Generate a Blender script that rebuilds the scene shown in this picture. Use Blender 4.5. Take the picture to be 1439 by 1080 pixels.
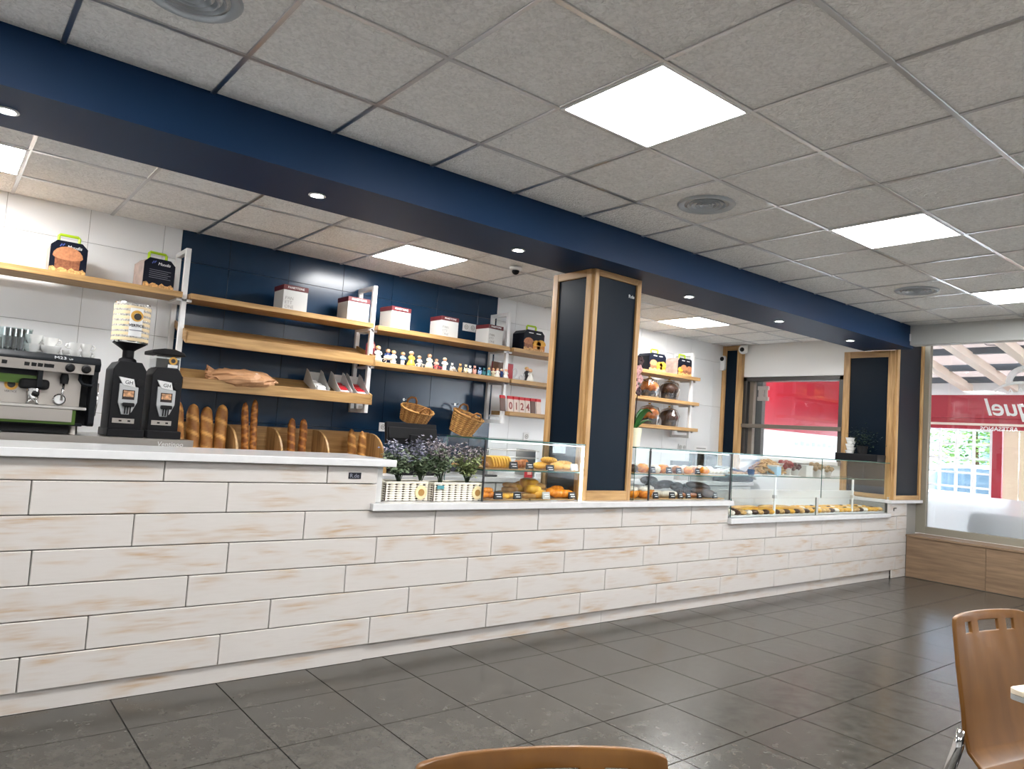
import bpy, bmesh, math, random
from mathutils import Vector, Matrix, noise

for o in list(bpy.data.objects): bpy.data.objects.remove(o)
scene = bpy.context.scene
COL = scene.collection
rnd = random.Random(7)
PI = math.pi

# ------------------------------------------------------------------ camera
FPX, YAW, PITCH, ROLL, CAMZ = 1019.2, -0.672785, 0.067226, 0.068450, 1.31
def _rot(a, b, c):
    ca, sa, cb, sb, cc, sc = math.cos(a), math.sin(a), math.cos(b), math.sin(b), math.cos(c), math.sin(c)
    return Matrix(((ca,-sa,0),(sa,ca,0),(0,0,1))) @ Matrix(((1,0,0),(0,cb,-sb),(0,sb,cb))) @ Matrix(((cc,0,-sc),(0,1,0),(sc,0,cc)))
RC = _rot(YAW, PITCH, ROLL)                 # columns: right, forward, up
cam_data = bpy.data.cameras.new('camera')
cam = bpy.data.objects.new('camera', cam_data); COL.objects.link(cam)
cam_data.sensor_width = 36.0; cam_data.lens = FPX/1439*36.0; cam_data.clip_start = 0.05; cam_data.clip_end = 200
r_, f_, u_ = RC.col[0], RC.col[1], RC.col[2]
cam.matrix_world = Matrix(((r_.x,u_.x,-f_.x,0),(r_.y,u_.y,-f_.y,0),(r_.z,u_.z,-f_.z,CAMZ),(0,0,0,1)))
scene.camera = cam
# a photo pixel (1439 x 1080 frame) gives a direction; the plane it meets gives the place
def ray(px, py): return RC @ Vector(((px-719.5)/FPX, 1.0, (540-py)/FPX))
C0 = Vector((0, 0, CAMZ))
def ony(px, py, y): d = ray(px, py); return C0 + d*(y/d.y)
def onx(px, py, x): d = ray(px, py); return C0 + d*(x/d.x)
def onz(px, py, z): d = ray(px, py); return C0 + d*((z-CAMZ)/d.z)

# ------------------------------------------------------------------ sky and exposure
world = bpy.data.worlds.new('sky'); scene.world = world; world.use_nodes = True
bg = world.node_tree.nodes['Background']
bg.inputs[0].default_value = (0.86, 0.93, 1.0, 1); bg.inputs[1].default_value = 8.5
scene.view_settings.view_transform = 'Standard'; scene.view_settings.look = 'None'
scene.view_settings.exposure = 1.32; scene.view_settings.gamma = 1.0
scene.view_settings.use_curve_mapping = False
PANEL_LIGHT = 25.0
PANEL_BACK = 19.0
SPOT_LIGHT = 60.0
STRIP_LIGHT = 6.0

# ------------------------------------------------------------------ materials
MATS = {}
def srgb(r, g, b):
    f = lambda c: (c/255/12.92 if c/255 <= .04045 else ((c/255+.055)/1.055)**2.4)
    return (f(r), f(g), f(b), 1.0)
def new_mat(name):
    m = bpy.data.materials.new(name); m.use_nodes = True; MATS[name] = m
    nt = m.node_tree; return m, nt, nt.nodes['Principled BSDF'], nt.nodes, nt.links
def plain(name, col, rough=.5, metal=0.0, spec=.5, bump=0, bscale=60, var=0.0, vscale=8):
    m, nt, b, N, L = new_mat(name)
    b.inputs['Base Color'].default_value = col if len(col) == 4 else (*col, 1)
    b.inputs['Roughness'].default_value = rough; b.inputs['Metallic'].default_value = metal
    b.inputs['Specular IOR Level'].default_value = spec
    if bump or var:
        tc = N.new('ShaderNodeTexCoord')
    if bump:
        nz = N.new('ShaderNodeTexNoise'); nz.inputs['Scale'].default_value = bscale; nz.inputs['Detail'].default_value = 3
        L.new(tc.outputs['Object'], nz.inputs['Vector'])
        bp = N.new('ShaderNodeBump'); bp.inputs['Strength'].default_value = bump; bp.inputs['Distance'].default_value = .003
        L.new(nz.outputs['Fac'], bp.inputs['Height']); L.new(bp.outputs['Normal'], b.inputs['Normal'])
    if var:
        nz = N.new('ShaderNodeTexNoise'); nz.inputs['Scale'].default_value = vscale; nz.inputs['Detail'].default_value = 4
        L.new(tc.outputs['Object'], nz.inputs['Vector'])
        c = b.inputs['Base Color'].default_value[:]
        rp = N.new('ShaderNodeValToRGB')
        rp.color_ramp.elements[0].position = .3; rp.color_ramp.elements[1].position = .7
        rp.color_ramp.elements[0].color = tuple(x*(1-var) for x in c[:3])+(1,)
        rp.color_ramp.elements[1].color = tuple(min(1, x*(1+var)) for x in c[:3])+(1,)
        L.new(nz.outputs['Fac'], rp.inputs['Fac']); L.new(rp.outputs['Color'], b.inputs['Base Color'])
    return m
def emit(name, col, strength):
    m, nt, b, N, L = new_mat(name)
    b.inputs['Base Color'].default_value = (.8,.8,.8,1)
    b.inputs['Emission Color'].default_value = (*col, 1); b.inputs['Emission Strength'].default_value = strength
    return m
def wood(name, c1, c2, axis=0, rough=.45, stretch=14.0, scale=3.0):
    m, nt, b, N, L = new_mat(name)
    tc = N.new('ShaderNodeTexCoord'); mp = N.new('ShaderNodeMapping')
    s = [stretch]*3; s[axis] = 1.0; mp.inputs['Scale'].default_value = s
    oi = N.new('ShaderNodeObjectInfo'); ml = N.new('ShaderNodeMath'); ml.operation = 'MULTIPLY'; ml.inputs[1].default_value = 37
    L.new(oi.outputs['Random'], ml.inputs[0])
    nz = N.new('ShaderNodeTexNoise'); nz.noise_dimensions = '4D'; nz.inputs['Scale'].default_value = scale
    nz.inputs['Detail'].default_value = 5; nz.inputs['Distortion'].default_value = .4
    L.new(tc.outputs['Object'], mp.inputs['Vector']); L.new(mp.outputs['Vector'], nz.inputs['Vector']); L.new(ml.outputs[0], nz.inputs['W'])
    rp = N.new('ShaderNodeValToRGB'); e = rp.color_ramp.elements
    e[0].position = .32; e[0].color = c1; e[1].position = .68; e[1].color = c2
    L.new(nz.outputs['Fac'], rp.inputs['Fac']); L.new(rp.outputs['Color'], b.inputs['Base Color'])
    b.inputs['Roughness'].default_value = rough
    bp = N.new('ShaderNodeBump'); bp.inputs['Strength'].default_value = .15; bp.inputs['Distance'].default_value = .002
    L.new(nz.outputs['Fac'], bp.inputs['Height']); L.new(bp.outputs['Normal'], b.inputs['Normal'])
    return m
def whitewash(name):
    m, nt, b, N, L = new_mat(name)
    tc = N.new('ShaderNodeTexCoord'); oi = N.new('ShaderNodeObjectInfo')
    ml = N.new('ShaderNodeMath'); ml.operation = 'MULTIPLY'; ml.inputs[1].default_value = 53; L.new(oi.outputs['Random'], ml.inputs[0])
    def nz(sx, sz, scale, det=4):
        mp = N.new('ShaderNodeMapping'); mp.inputs['Scale'].default_value = (sx, 1, sz); L.new(tc.outputs['Object'], mp.inputs['Vector'])
        n = N.new('ShaderNodeTexNoise'); n.noise_dimensions = '4D'; n.inputs['Scale'].default_value = scale; n.inputs['Detail'].default_value = det
        L.new(mp.outputs['Vector'], n.inputs['Vector']); L.new(ml.outputs[0], n.inputs['W']); return n
    fine, patch, dark = nz(2.2, 22, 2.6, 6), nz(2.2, 8, 1.5, 2), nz(5, 50, 2.2, 5)
    def ramp(n, a, c):
        r = N.new('ShaderNodeMapRange'); r.inputs['From Min'].default_value = a; r.inputs['From Max'].default_value = c
        L.new(n.outputs['Fac'], r.inputs['Value']); return r
    f1, p1, d1 = ramp(fine, .40, .70), ramp(patch, .47, .66), ramp(dark, .45, .75)
    # wear sits a hand's width inside the board ends
    gx = N.new('ShaderNodeSeparateXYZ'); L.new(tc.outputs['Generated'], gx.inputs[0])
    e1 = N.new('ShaderNodeMath'); e1.operation = 'SUBTRACT'; e1.inputs[1].default_value = .5; L.new(gx.outputs['X'], e1.inputs[0])
    e2 = N.new('ShaderNodeMath'); e2.operation = 'ABSOLUTE'; L.new(e1.outputs[0], e2.inputs[0])
    e3 = N.new('ShaderNodeMapRange'); e3.inputs['From Min'].default_value = .5; e3.inputs['From Max'].default_value = .40; L.new(e2.outputs[0], e3.inputs['Value'])
    mu = N.new('ShaderNodeMath'); mu.operation = 'MULTIPLY'; L.new(f1.outputs[0], mu.inputs[0]); L.new(p1.outputs[0], mu.inputs[1])
    mu2 = N.new('ShaderNodeMath'); mu2.operation = 'MULTIPLY'; L.new(mu.outputs[0], mu2.inputs[0]); L.new(e3.outputs[0], mu2.inputs[1])
    mu3 = N.new('ShaderNodeMath'); mu3.operation = 'MULTIPLY'; mu3.inputs[1].default_value = .95; L.new(mu2.outputs[0], mu3.inputs[0])
    mx = N.new('ShaderNodeMix'); mx.data_type = 'RGBA'
    mx.inputs['A'].default_value = (.545, .515, .488, 1); mx.inputs['B'].default_value = (.42, .27, .14, 1)
    L.new(mu3.outputs[0], mx.inputs['Factor'])
    md = N.new('ShaderNodeMath'); md.operation = 'MULTIPLY'; md.inputs[1].default_value = .13; L.new(d1.outputs[0], md.inputs[0])
    mx2 = N.new('ShaderNodeMix'); mx2.data_type = 'RGBA'; mx2.inputs['B'].default_value = (.40, .35, .31, 1)
    L.new(md.outputs[0], mx2.inputs['Factor']); L.new(mx.outputs['Result'], mx2.inputs['A'])
    L.new(mx2.outputs['Result'], b.inputs['Base Color']); b.inputs['Roughness'].default_value = .5
    bp = N.new('ShaderNodeBump'); bp.inputs['Strength'].default_value = .12; bp.inputs['Distance'].default_value = .002
    L.new(fine.outputs['Fac'], bp.inputs['Height']); L.new(bp.outputs['Normal'], b.inputs['Normal'])
    return m
def thin_glass(name, tint=(.97,.99,.985,1), strength=1.0):
    m = bpy.data.materials.new(name); m.use_nodes = True; MATS[name] = m
    nt = m.node_tree; N, L = nt.nodes, nt.links; N.remove(N['Principled BSDF'])
    tr = N.new('ShaderNodeBsdfTransparent'); tr.inputs[0].default_value = tint
    gl = N.new('ShaderNodeBsdfGlossy'); gl.inputs['Roughness'].default_value = 0.0
    lw = N.new('ShaderNodeLayerWeight'); lw.inputs['Blend'].default_value = .5
    pw = N.new('ShaderNodeMath'); pw.operation = 'POWER'; pw.inputs[1].default_value = 5; L.new(lw.outputs['Facing'], pw.inputs[0])
    ma = N.new('ShaderNodeMath'); ma.operation = 'MULTIPLY_ADD'; ma.inputs[1].default_value = .9*strength; ma.inputs[2].default_value = .04*strength
    L.new(pw.outputs[0], ma.inputs[0])
    mx = N.new('ShaderNodeMixShader'); L.new(ma.outputs[0], mx.inputs[0]); L.new(tr.outputs[0], mx.inputs[1]); L.new(gl.outputs[0], mx.inputs[2])
    L.new(mx.outputs[0], N['Material Output'].inputs['Surface']); return m
def frosted(name):
    m = bpy.data.materials.new(name); m.use_nodes = True; MATS[name] = m
    nt = m.node_tree; N, L = nt.nodes, nt.links; N.remove(N['Principled BSDF'])
    t = N.new('ShaderNodeBsdfTranslucent'); t.inputs[0].default_value = (.85,.88,.92,1)
    rf = N.new('ShaderNodeBsdfRefraction'); rf.inputs['Roughness'].default_value = .38; rf.inputs['IOR'].default_value = 1.2; rf.inputs[0].default_value = (.9,.93,.96,1)
    d = N.new('ShaderNodeBsdfDiffuse'); d.inputs[0].default_value = (.8,.82,.85,1)
    m1 = N.new('ShaderNodeMixShader'); m1.inputs[0].default_value = .5; L.new(t.outputs[0], m1.inputs[1]); L.new(rf.outputs[0], m1.inputs[2])
    m2 = N.new('ShaderNodeMixShader'); m2.inputs[0].default_value = .25; L.new(m1.outputs[0], m2.inputs[1]); L.new(d.outputs[0], m2.inputs[2])
    L.new(m2.outputs[0], N['Material Output'].inputs['Surface']); return m
def translucent(name, col, k=.5):
    m = bpy.data.materials.new(name); m.use_nodes = True; MATS[name] = m
    nt = m.node_tree; N, L = nt.nodes, nt.links; N.remove(N['Principled BSDF'])
    t = N.new('ShaderNodeBsdfTranslucent'); t.inputs[0].default_value = col
    d = N.new('ShaderNodeBsdfDiffuse'); d.inputs[0].default_value = col
    m1 = N.new('ShaderNodeMixShader'); m1.inputs[0].default_value = k; L.new(d.outputs[0], m1.inputs[1]); L.new(t.outputs[0], m1.inputs[2])
    L.new(m1.outputs[0], N['Material Output'].inputs['Surface']); return m
def toned(name, ca, cb, rough=.55, nscale=30, namt=.35, spec=.4):
    """crust material: two colours mixed by the mesh's 'tone' attribute plus a little noise"""
    m, nt, b, N, L = new_mat(name)
    at = N.new('ShaderNodeAttribute'); at.attribute_name = 'tone'
    tc = N.new('ShaderNodeTexCoord'); nz = N.new('ShaderNodeTexNoise'); nz.inputs['Scale'].default_value = nscale; nz.inputs['Detail'].default_value = 4
    L.new(tc.outputs['Object'], nz.inputs['Vector'])
    ad = N.new('ShaderNodeMath'); ad.operation = 'MULTIPLY_ADD'; ad.inputs[1].default_value = namt; L.new(nz.outputs['Fac'], ad.inputs[0]); L.new(at.outputs['Fac'], ad.inputs[2])
    sb = N.new('ShaderNodeMath'); sb.operation = 'SUBTRACT'; sb.use_clamp = True; sb.inputs[1].default_value = namt*.5; L.new(ad.outputs[0], sb.inputs[0])
    mx = N.new('ShaderNodeMix'); mx.data_type = 'RGBA'; mx.inputs['A'].default_value = ca; mx.inputs['B'].default_value = cb
    L.new(sb.outputs[0], mx.inputs['Factor']); L.new(mx.outputs['Result'], b.inputs['Base Color'])
    b.inputs['Roughness'].default_value = rough; b.inputs['Specular IOR Level'].default_value = spec
    bp = N.new('ShaderNodeBump'); bp.inputs['Strength'].default_value = .3; bp.inputs['Distance'].default_value = .002
    L.new(nz.outputs['Fac'], bp.inputs['Height']); L.new(bp.outputs['Normal'], b.inputs['Normal'])
    return m

# ------------------------------------------------------------------ mesh builder
class MB:
    def __init__(s): s.v = []; s.f = []; s.mi = []; s.tone = []
    def quad(s, a, b, c, d, mi=0):
        n = len(s.v); s.v += [tuple(a), tuple(b), tuple(c), tuple(d)]; s.f.append((n, n+1, n+2, n+3)); s.mi.append(mi); return s
    def box(s, x0, x1, y0, y1, z0, z1, mi=0, edge=None):
        n = len(s.v)
        s.v += [(x0,y0,z0),(x1,y0,z0),(x1,y1,z0),(x0,y1,z0),(x0,y0,z1),(x1,y0,z1),(x1,y1,z1),(x0,y1,z1)]
        fs = [(0,3,2,1),(4,5,6,7),(0,1,5,4),(2,3,7,6),(1,2,6,5),(3,0,4,7)]
        d = (x1-x0, y1-y0, z1-z0); k = d.index(min(d)); big = {0:(4,5), 1:(2,3), 2:(0,1)}[k]
        for i, f in enumerate(fs):
            s.f.append(tuple(n+j for j in f)); s.mi.append(mi if edge is None or i in big else edge)
        return s
    def prism(s, pts, axis, a, b, mi=0):
        """pts: polygon in the two other axes (cyclic order), extruded along axis from a to b"""
        n = len(s.v); k = len(pts)
        for t in (a, b):
            for p in pts:
                q = list(p); q.insert(axis, t); s.v.append(tuple(q))
        s.f.append(tuple(n+i for i in range(k))[::-1]); s.f.append(tuple(n+k+i for i in range(k))); s.mi += [mi, mi]
        for i in range(k):
            j = (i+1) % k; s.f.append((n+i, n+j, n+k+j, n+k+i)); s.mi.append(mi)
        return s
    def lathe(s, prof, m=20, c=(0,0,0), sx=1, sy=1, mi=0, cap=True):
        n = len(s.v); k = len(prof)
        for r, z in prof:
            for j in range(m):
                a = 2*PI*j/m; s.v.append((c[0]+r*sx*math.cos(a), c[1]+r*sy*math.sin(a), c[2]+z))
        for i in range(k-1):
            for j in range(m):
                j2 = (j+1) % m; s.f.append((n+i*m+j, n+i*m+j2, n+(i+1)*m+j2, n+(i+1)*m+j)); s.mi.append(mi)
        if cap:
            s.f.append(tuple(n+j for j in range(m))[::-1]); s.f.append(tuple(n+(k-1)*m+j for j in range(m))); s.mi += [mi, mi]
        return s
    def tube(s, path, rad, m=8, bump=None, flat=1.0, mi=0, cap=True, tone=None):
        path = [Vector(p) for p in path]; k = len(path)
        if not hasattr(rad, '__len__'): rad = [rad]*k
        n = len(s.v); T0 = None; U = None
        for i, p in enumerate(path):
            T = (path[min(i+1, k-1)]-path[max(i-1, 0)]).normalized()
            if U is None:
                U = Vector((0,0,1)) if abs(T.z) < .9 else Vector((0,-1,0))
            U = (U-T*U.dot(T)).normalized(); W = T.cross(U)
            for j in range(m):
                a = 2*PI*j/m; r = rad[i]; tn = 0
                if bump: 
                    db, tn = bump(i/(k-1), a); r *= 1+db
                s.v.append(tuple(p + U*(math.cos(a)*r*flat) + W*(math.sin(a)*r))); 
                while len(s.tone) < len(s.v): s.tone.append(tn)
                s.tone[-1] = tn
        for i in range(k-1):
            for j in range(m):
                j2 = (j+1) % m; s.f.append((n+i*m+j, n+i*m+j2, n+(i+1)*m+j2, n+(i+1)*m+j)); s.mi.append(mi)
        if cap:
            s.f.append(tuple(n+j for j in range(m))[::-1]); s.f.append(tuple(n+(k-1)*m+j for j in range(m))); s.mi += [mi, mi]
        return s
    def ball(s, c, rx, ry, rz, m=14, k=9, mi=0, fn=None):
        n = len(s.v)
        for i in range(k+1):
            t = PI*i/k
            for j in range(m):
                a = 2*PI*j/m; d = Vector((math.sin(t)*math.cos(a), math.sin(t)*math.sin(a), -math.cos(t)))
                q, tn = fn(d) if fn else (1, 0)
                s.v.append((c[0]+d.x*rx*q, c[1]+d.y*ry*q, c[2]+d.z*rz*q))
                while len(s.tone) < len(s.v): s.tone.append(tn)
        for i in range(k):
            for j in range(m):
                j2 = (j+1) % m
                s.f.append((n+i*m+j, n+i*m+j2, n+(i+1)*m+j2, n+(i+1)*m+j)); s.mi.append(mi)
        return s
    def xf(s, M, start=0):
        for i in range(start, len(s.v)): s.v[i] = tuple(M @ Vector(s.v[i]))
        return s
    def mesh(s, name, mats, smooth=False, bevel=0.0, seg=2):
        me = bpy.data.meshes.new(name); me.from_pydata(s.v, [], s.f)
        if not isinstance(mats, (list, tuple)): mats = [mats]
        for m in mats: me.materials.append(MATS[m])
        if len(mats) > 1: me.polygons.foreach_set('material_index', s.mi)
        if s.tone:
            while len(s.tone) < len(s.v): s.tone.append(0)
            a = me.attributes.new('tone', 'FLOAT', 'POINT'); a.data.foreach_set('value', s.tone)
        bm = bmesh.new(); bm.from_mesh(me)
        bmesh.ops.remove_doubles(bm, verts=bm.verts, dist=1e-5)
        if bevel:
            bmesh.ops.bevel(bm, geom=[e for e in bm.edges if len(e.link_faces) == 2 and e.calc_face_angle(0) > .5], offset=bevel, segments=seg, profile=.5, affect='EDGES', clamp_overlap=True)
        bmesh.ops.recalc_face_normals(bm, faces=bm.faces)
        bm.to_mesh(me); bm.free()
        if smooth:
            me.polygons.foreach_set('use_smooth', [True]*len(me.polygons))
            if smooth != 'all':
                try: me.set_sharp_from_angle(angle=.7)
                except Exception: pass
        me.update(); return me
    def build(s, name, mats, parent=None, smooth=False, bevel=0.0, seg=2, loc=None):
        return put(name, s.mesh(name, mats, smooth, bevel, seg), parent, loc)
def put(name, me, parent=None, loc=None, rot=None, scale=None):
    o = bpy.data.objects.new(name, me); COL.objects.link(o)
    if parent is not None: o.parent = parent
    if loc is not None: o.location = loc
    if rot is not None: o.rotation_euler = rot
    if scale is not None: o.scale = scale
    return o
def tag(o, label, cat, group=None, kind=None):
    o['label'] = label; o['category'] = cat
    if group: o['group'] = group
    if kind: o['kind'] = kind
    return o
def struct(o, label=None):
    o['kind'] = 'structure'
    if label: o['label'] = label
    return o
def thing(name, label, cat, loc=(0,0,0), rz=0.0, group=None):
    o = bpy.data.objects.new(name, None); COL.objects.link(o); o.empty_display_size = .05
    o.location = loc; o.rotation_euler = (0, 0, rz)
    return tag(o, label, cat, group)
def dup(root, loc=None, rot=None, label=None, group=None, scale=None):
    def cp(o, par):
        c = o.copy(); COL.objects.link(c)
        if par is not None: c.parent = par
        for ch in o.children: cp(ch, c)
        return c
    r = cp(root, None)
    if loc is not None: r.location = loc
    if rot is not None: r.rotation_euler = rot
    if scale is not None: r.scale = scale
    if label: r['label'] = label
    if group: r['group'] = group
    return r
def text(body, size, mat, origin, right, up, parent=None, name='lettering', extrude=.0008, align='LEFT', shear=0, offset=0, spacing=1.0):
    cu = bpy.data.curves.new('font_curve', 'FONT'); cu.body = body; cu.size = size; cu.extrude = extrude; cu.align_x = align
    cu.shear = shear; cu.offset = offset; cu.space_character = spacing; cu.resolution_u = 3
    t = bpy.data.objects.new('font_curve', cu); COL.objects.link(t)
    dg = bpy.context.evaluated_depsgraph_get()
    me = bpy.data.meshes.new_from_object(t.evaluated_get(dg))
    bpy.data.objects.remove(t); bpy.data.curves.remove(cu)
    R, U = Vector(right).normalized(), Vector(up).normalized(); W = R.cross(U); O = Vector(origin)
    for v in me.vertices: v.co = O + R*v.co.x + U*v.co.y + W*v.co.z
    me.materials.clear(); me.materials.append(MATS[mat])
    return put(name, me, parent)
def rrect(x0, x1, z0, z1, r, n=4):
    pts = []
    for cx, cz, a0 in ((x1-r, z0+r, -PI/2), (x1-r, z1-r, 0), (x0+r, z1-r, PI/2), (x0+r, z0+r, PI)):
        for i in range(n+1):
            a = a0+PI/2*i/n; pts.append((cx+r*math.cos(a), cz+r*math.sin(a)))
    return pts

# palette
plain('white_paint', (.86,.86,.85,1), .55)
plain('white_tile', (.84,.85,.86,1), .22, spec=.5)
plain('navy_tile', (.007,.029,.068,1), .2, spec=.4)
plain('navy_paint', (.004,.028,.082,1), .5, spec=.2)
plain('chalkboard', (.003,.009,.018,1), .40, spec=.10)
plain('grout', (.30,.29,.27,1), .9)
plain('floor_grout', (.014,.013,.012,1), .9)
plain('ceiling_core', (.35,.35,.34,1), .9)
plain('grid_metal', (.62,.62,.63,1), .28, metal=1.0)
plain('steel', (.62,.60,.57,1), .28, metal=1.0)
plain('brushed_steel', (.43,.40,.37,1), .38, metal=1.0)
plain('chrome', (.8,.8,.8,1), .08, metal=1.0)
plain('dark_metal', (.05,.05,.055,1), .4, metal=.6)
plain('black_plastic', (.008,.008,.010,1), .45, spec=.2)
plain('soft_black', (.012,.012,.013,1), .6, spec=.2)
plain('white_metal', (.80,.80,.80,1), .35)
plain('white_card', (.56,.56,.55,1), .5)
plain('grey_card', (.45,.44,.42,1), .7)
plain('maroon', srgb(92,26,32), .45)
plain('white_ceramic', (.85,.85,.83,1), .15)
plain('quartz', (.62,.62,.625,1), .18, var=.03, vscale=20)
plain('print_white', (.85,.85,.85,1), .5)
plain('print_grey', (.25,.24,.23,1), .6)
plain('print_dark', (.012,.012,.018,1), .6, spec=.2)
plain('print_dim', (.20,.21,.26,1), .6)
translucent('film_white', (.92,.92,.92,1), .5)
plain('lime', srgb(170,205,20), .4)
plain('red_print', srgb(185,20,35), .4)
plain('gold', srgb(214,160,58), .4)
plain('coffee_dark', (.015,.010,.008,1), .4)
plain('grey_bulkhead', (.50,.51,.50,1), .6)
plain('alu_frame', srgb(150,145,132), .4, metal=.3)
plain('dark_frame', srgb(70,68,66), .4, metal=.3)
plain('taupe_frame', srgb(112,104,94), .4, metal=.3)
emit('led_panel', (1.0, .995, .985), PANEL_LIGHT)
emit('led_panel_back', (1.0, .995, .985), PANEL_BACK)
emit('spot_led', (.95, 1.0, .97), SPOT_LIGHT)
emit('led_dim', (1.0, .97, .9), 1.2)
emit('led_strip', (1.0, .97, .9), STRIP_LIGHT)
wood('oak', srgb(146,108,62), srgb(190,152,98), 0)
wood('oak_z', srgb(150,110,64), srgb(205,166,112), 2)
wood('oak_y', srgb(146,108,62), srgb(190,152,98), 1)
wood('brown_laminate', srgb(112,90,70), srgb(140,116,92), 1, rough=.4)
wood('beech', srgb(98,62,20), srgb(120,80,32), 2, rough=.3, stretch=5)
whitewash('whitewash')
thin_glass('glass', strength=.85); thin_glass('window_glass', (.96,.98,.98,1), .9)
plain('glass_edge', (.02,.10,.085,1), .1)
frosted('frosted_film')
toned('crust', srgb(122,70,24), srgb(212,158,86))
toned('crust_dark', srgb(104,52,16), srgb(196,130,60))
toned('puff_yellow', srgb(196,128,30), srgb(238,190,70), rough=.35)
toned('puff_orange', srgb(190,96,16), srgb(240,156,34), rough=.25)
toned('bread_pale', srgb(168,120,60), srgb(222,186,124))
toned('choc', srgb(34,20,15), srgb(78,50,36), rough=.4)
toned('bun_brown', srgb(120,58,26), srgb(205,128,62), rough=.3)
toned('sugar', srgb(205,190,170), srgb(238,234,226), rough=.8)
toned('cookie', srgb(134,94,56), srgb(196,158,110), rough=.8)

m, nt, b, N, L = new_mat('ceiling_tile')
tc = N.new('ShaderNodeTexCoord'); oi = N.new('ShaderNodeObjectInfo')
nz = N.new('ShaderNodeTexNoise'); nz.noise_dimensions = '4D'; nz.inputs['Scale'].default_value = 36; nz.inputs['Detail'].default_value = 3; nz.inputs['Distortion'].default_value = 1.6
ml = N.new('ShaderNodeMath'); ml.operation = 'MULTIPLY'; ml.inputs[1].default_value = 31; L.new(oi.outputs['Random'], ml.inputs[0]); L.new(ml.outputs[0], nz.inputs['W'])
L.new(tc.outputs['Object'], nz.inputs['Vector'])
bp = N.new('ShaderNodeBump'); bp.inputs['Strength'].default_value = 1.0; bp.inputs['Distance'].default_value = .018
L.new(nz.outputs['Fac'], bp.inputs['Height']); L.new(bp.outputs['Normal'], b.inputs['Normal'])
rp = N.new('ShaderNodeValToRGB'); e = rp.color_ramp.elements
e[0].position = .34; e[0].color = (.79,.785,.77,1); e[1].position = .62; e[1].color = (.94,.935,.92,1)  # relief shading put into the colour: hollows of the bump painted darker
L.new(nz.outputs['Fac'], rp.inputs['Fac']); L.new(rp.outputs['Color'], b.inputs['Base Color']); b.inputs['Roughness'].default_value = .85; b.inputs['Specular IOR Level'].default_value = .2

m, nt, b, N, L = new_mat('floor_tile')
tc = N.new('ShaderNodeTexCoord'); oi = N.new('ShaderNodeObjectInfo')
ml = N.new('ShaderNodeMath'); ml.operation = 'MULTIPLY'; ml.inputs[1].default_value = 41; L.new(oi.outputs['Random'], ml.inputs[0])
def fnz(scale, det, dist=0):
    n = N.new('ShaderNodeTexNoise'); n.noise_dimensions = '4D'; n.inputs['Scale'].default_value = scale; n.inputs['Detail'].default_value = det; n.inputs['Distortion'].default_value = dist
    L.new(tc.outputs['Object'], n.inputs['Vector']); L.new(ml.outputs[0], n.inputs['W']); return n
n1, n2 = fnz(16, 9, .2), fnz(70, 4)
mxn = N.new('ShaderNodeMath'); mxn.operation = 'MULTIPLY_ADD'; mxn.inputs[1].default_value = .5; L.new(n2.outputs['Fac'], mxn.inputs[0]); L.new(n1.outputs['Fac'], mxn.inputs[2])
rp = N.new('ShaderNodeValToRGB'); e = rp.color_ramp.elements
e[0].position = .55; e[0].color = (.034,.0315,.0265,1); e[1].position = .98; e[1].color = (.072,.067,.057,1)
L.new(mxn.outputs[0], rp.inputs['Fac']); L.new(rp.outputs['Color'], b.inputs['Base Color'])
mr = N.new('ShaderNodeMapRange'); mr.inputs['To Min'].default_value = .17; mr.inputs['To Max'].default_value = .28; L.new(n1.outputs['Fac'], mr.inputs['Value']); L.new(mr.outputs[0], b.inputs['Roughness'])
b.inputs['Specular IOR Level'].default_value = .4
bp = N.new('ShaderNodeBump'); bp.inputs['Strength'].default_value = .08; bp.inputs['Distance'].default_value = .002
L.new(n2.outputs['Fac'], bp.inputs['Height']); L.new(bp.outputs['Normal'], b.inputs['Normal'])
# ================================================================== the room
H, HB = 2.788, 2.690
YB = 5.92                       # back wall
GX, GY, T = 0.8876, 3.0162, 0.6  # ceiling grid
BEAM_Y0, BEAM_Y1, BEAM_Z = 3.49, 4.03, 2.545
# floor: slab plus tiles
FT = 0.4585; FX0, FY0 = 1.675, 2.855
floor = struct(MB().box(-3.0, 9.13, -3.0, 6.05, -.12, -.004).build('floor', 'floor_grout'), 'dark grey stone-look tiled floor')
tile_me = MB().box(0, FT-.006, 0, FT-.006, -.004, 0).mesh('floor_tile', 'floor_tile')
for i in range(-5, 17):
    for j in range(-9, 3):
        x, y = FX0+i*FT, FY0+j*FT
        if x < -1.2 or x > 8.9: continue
        put('tile', tile_me, floor, (x, y, 0))
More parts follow.
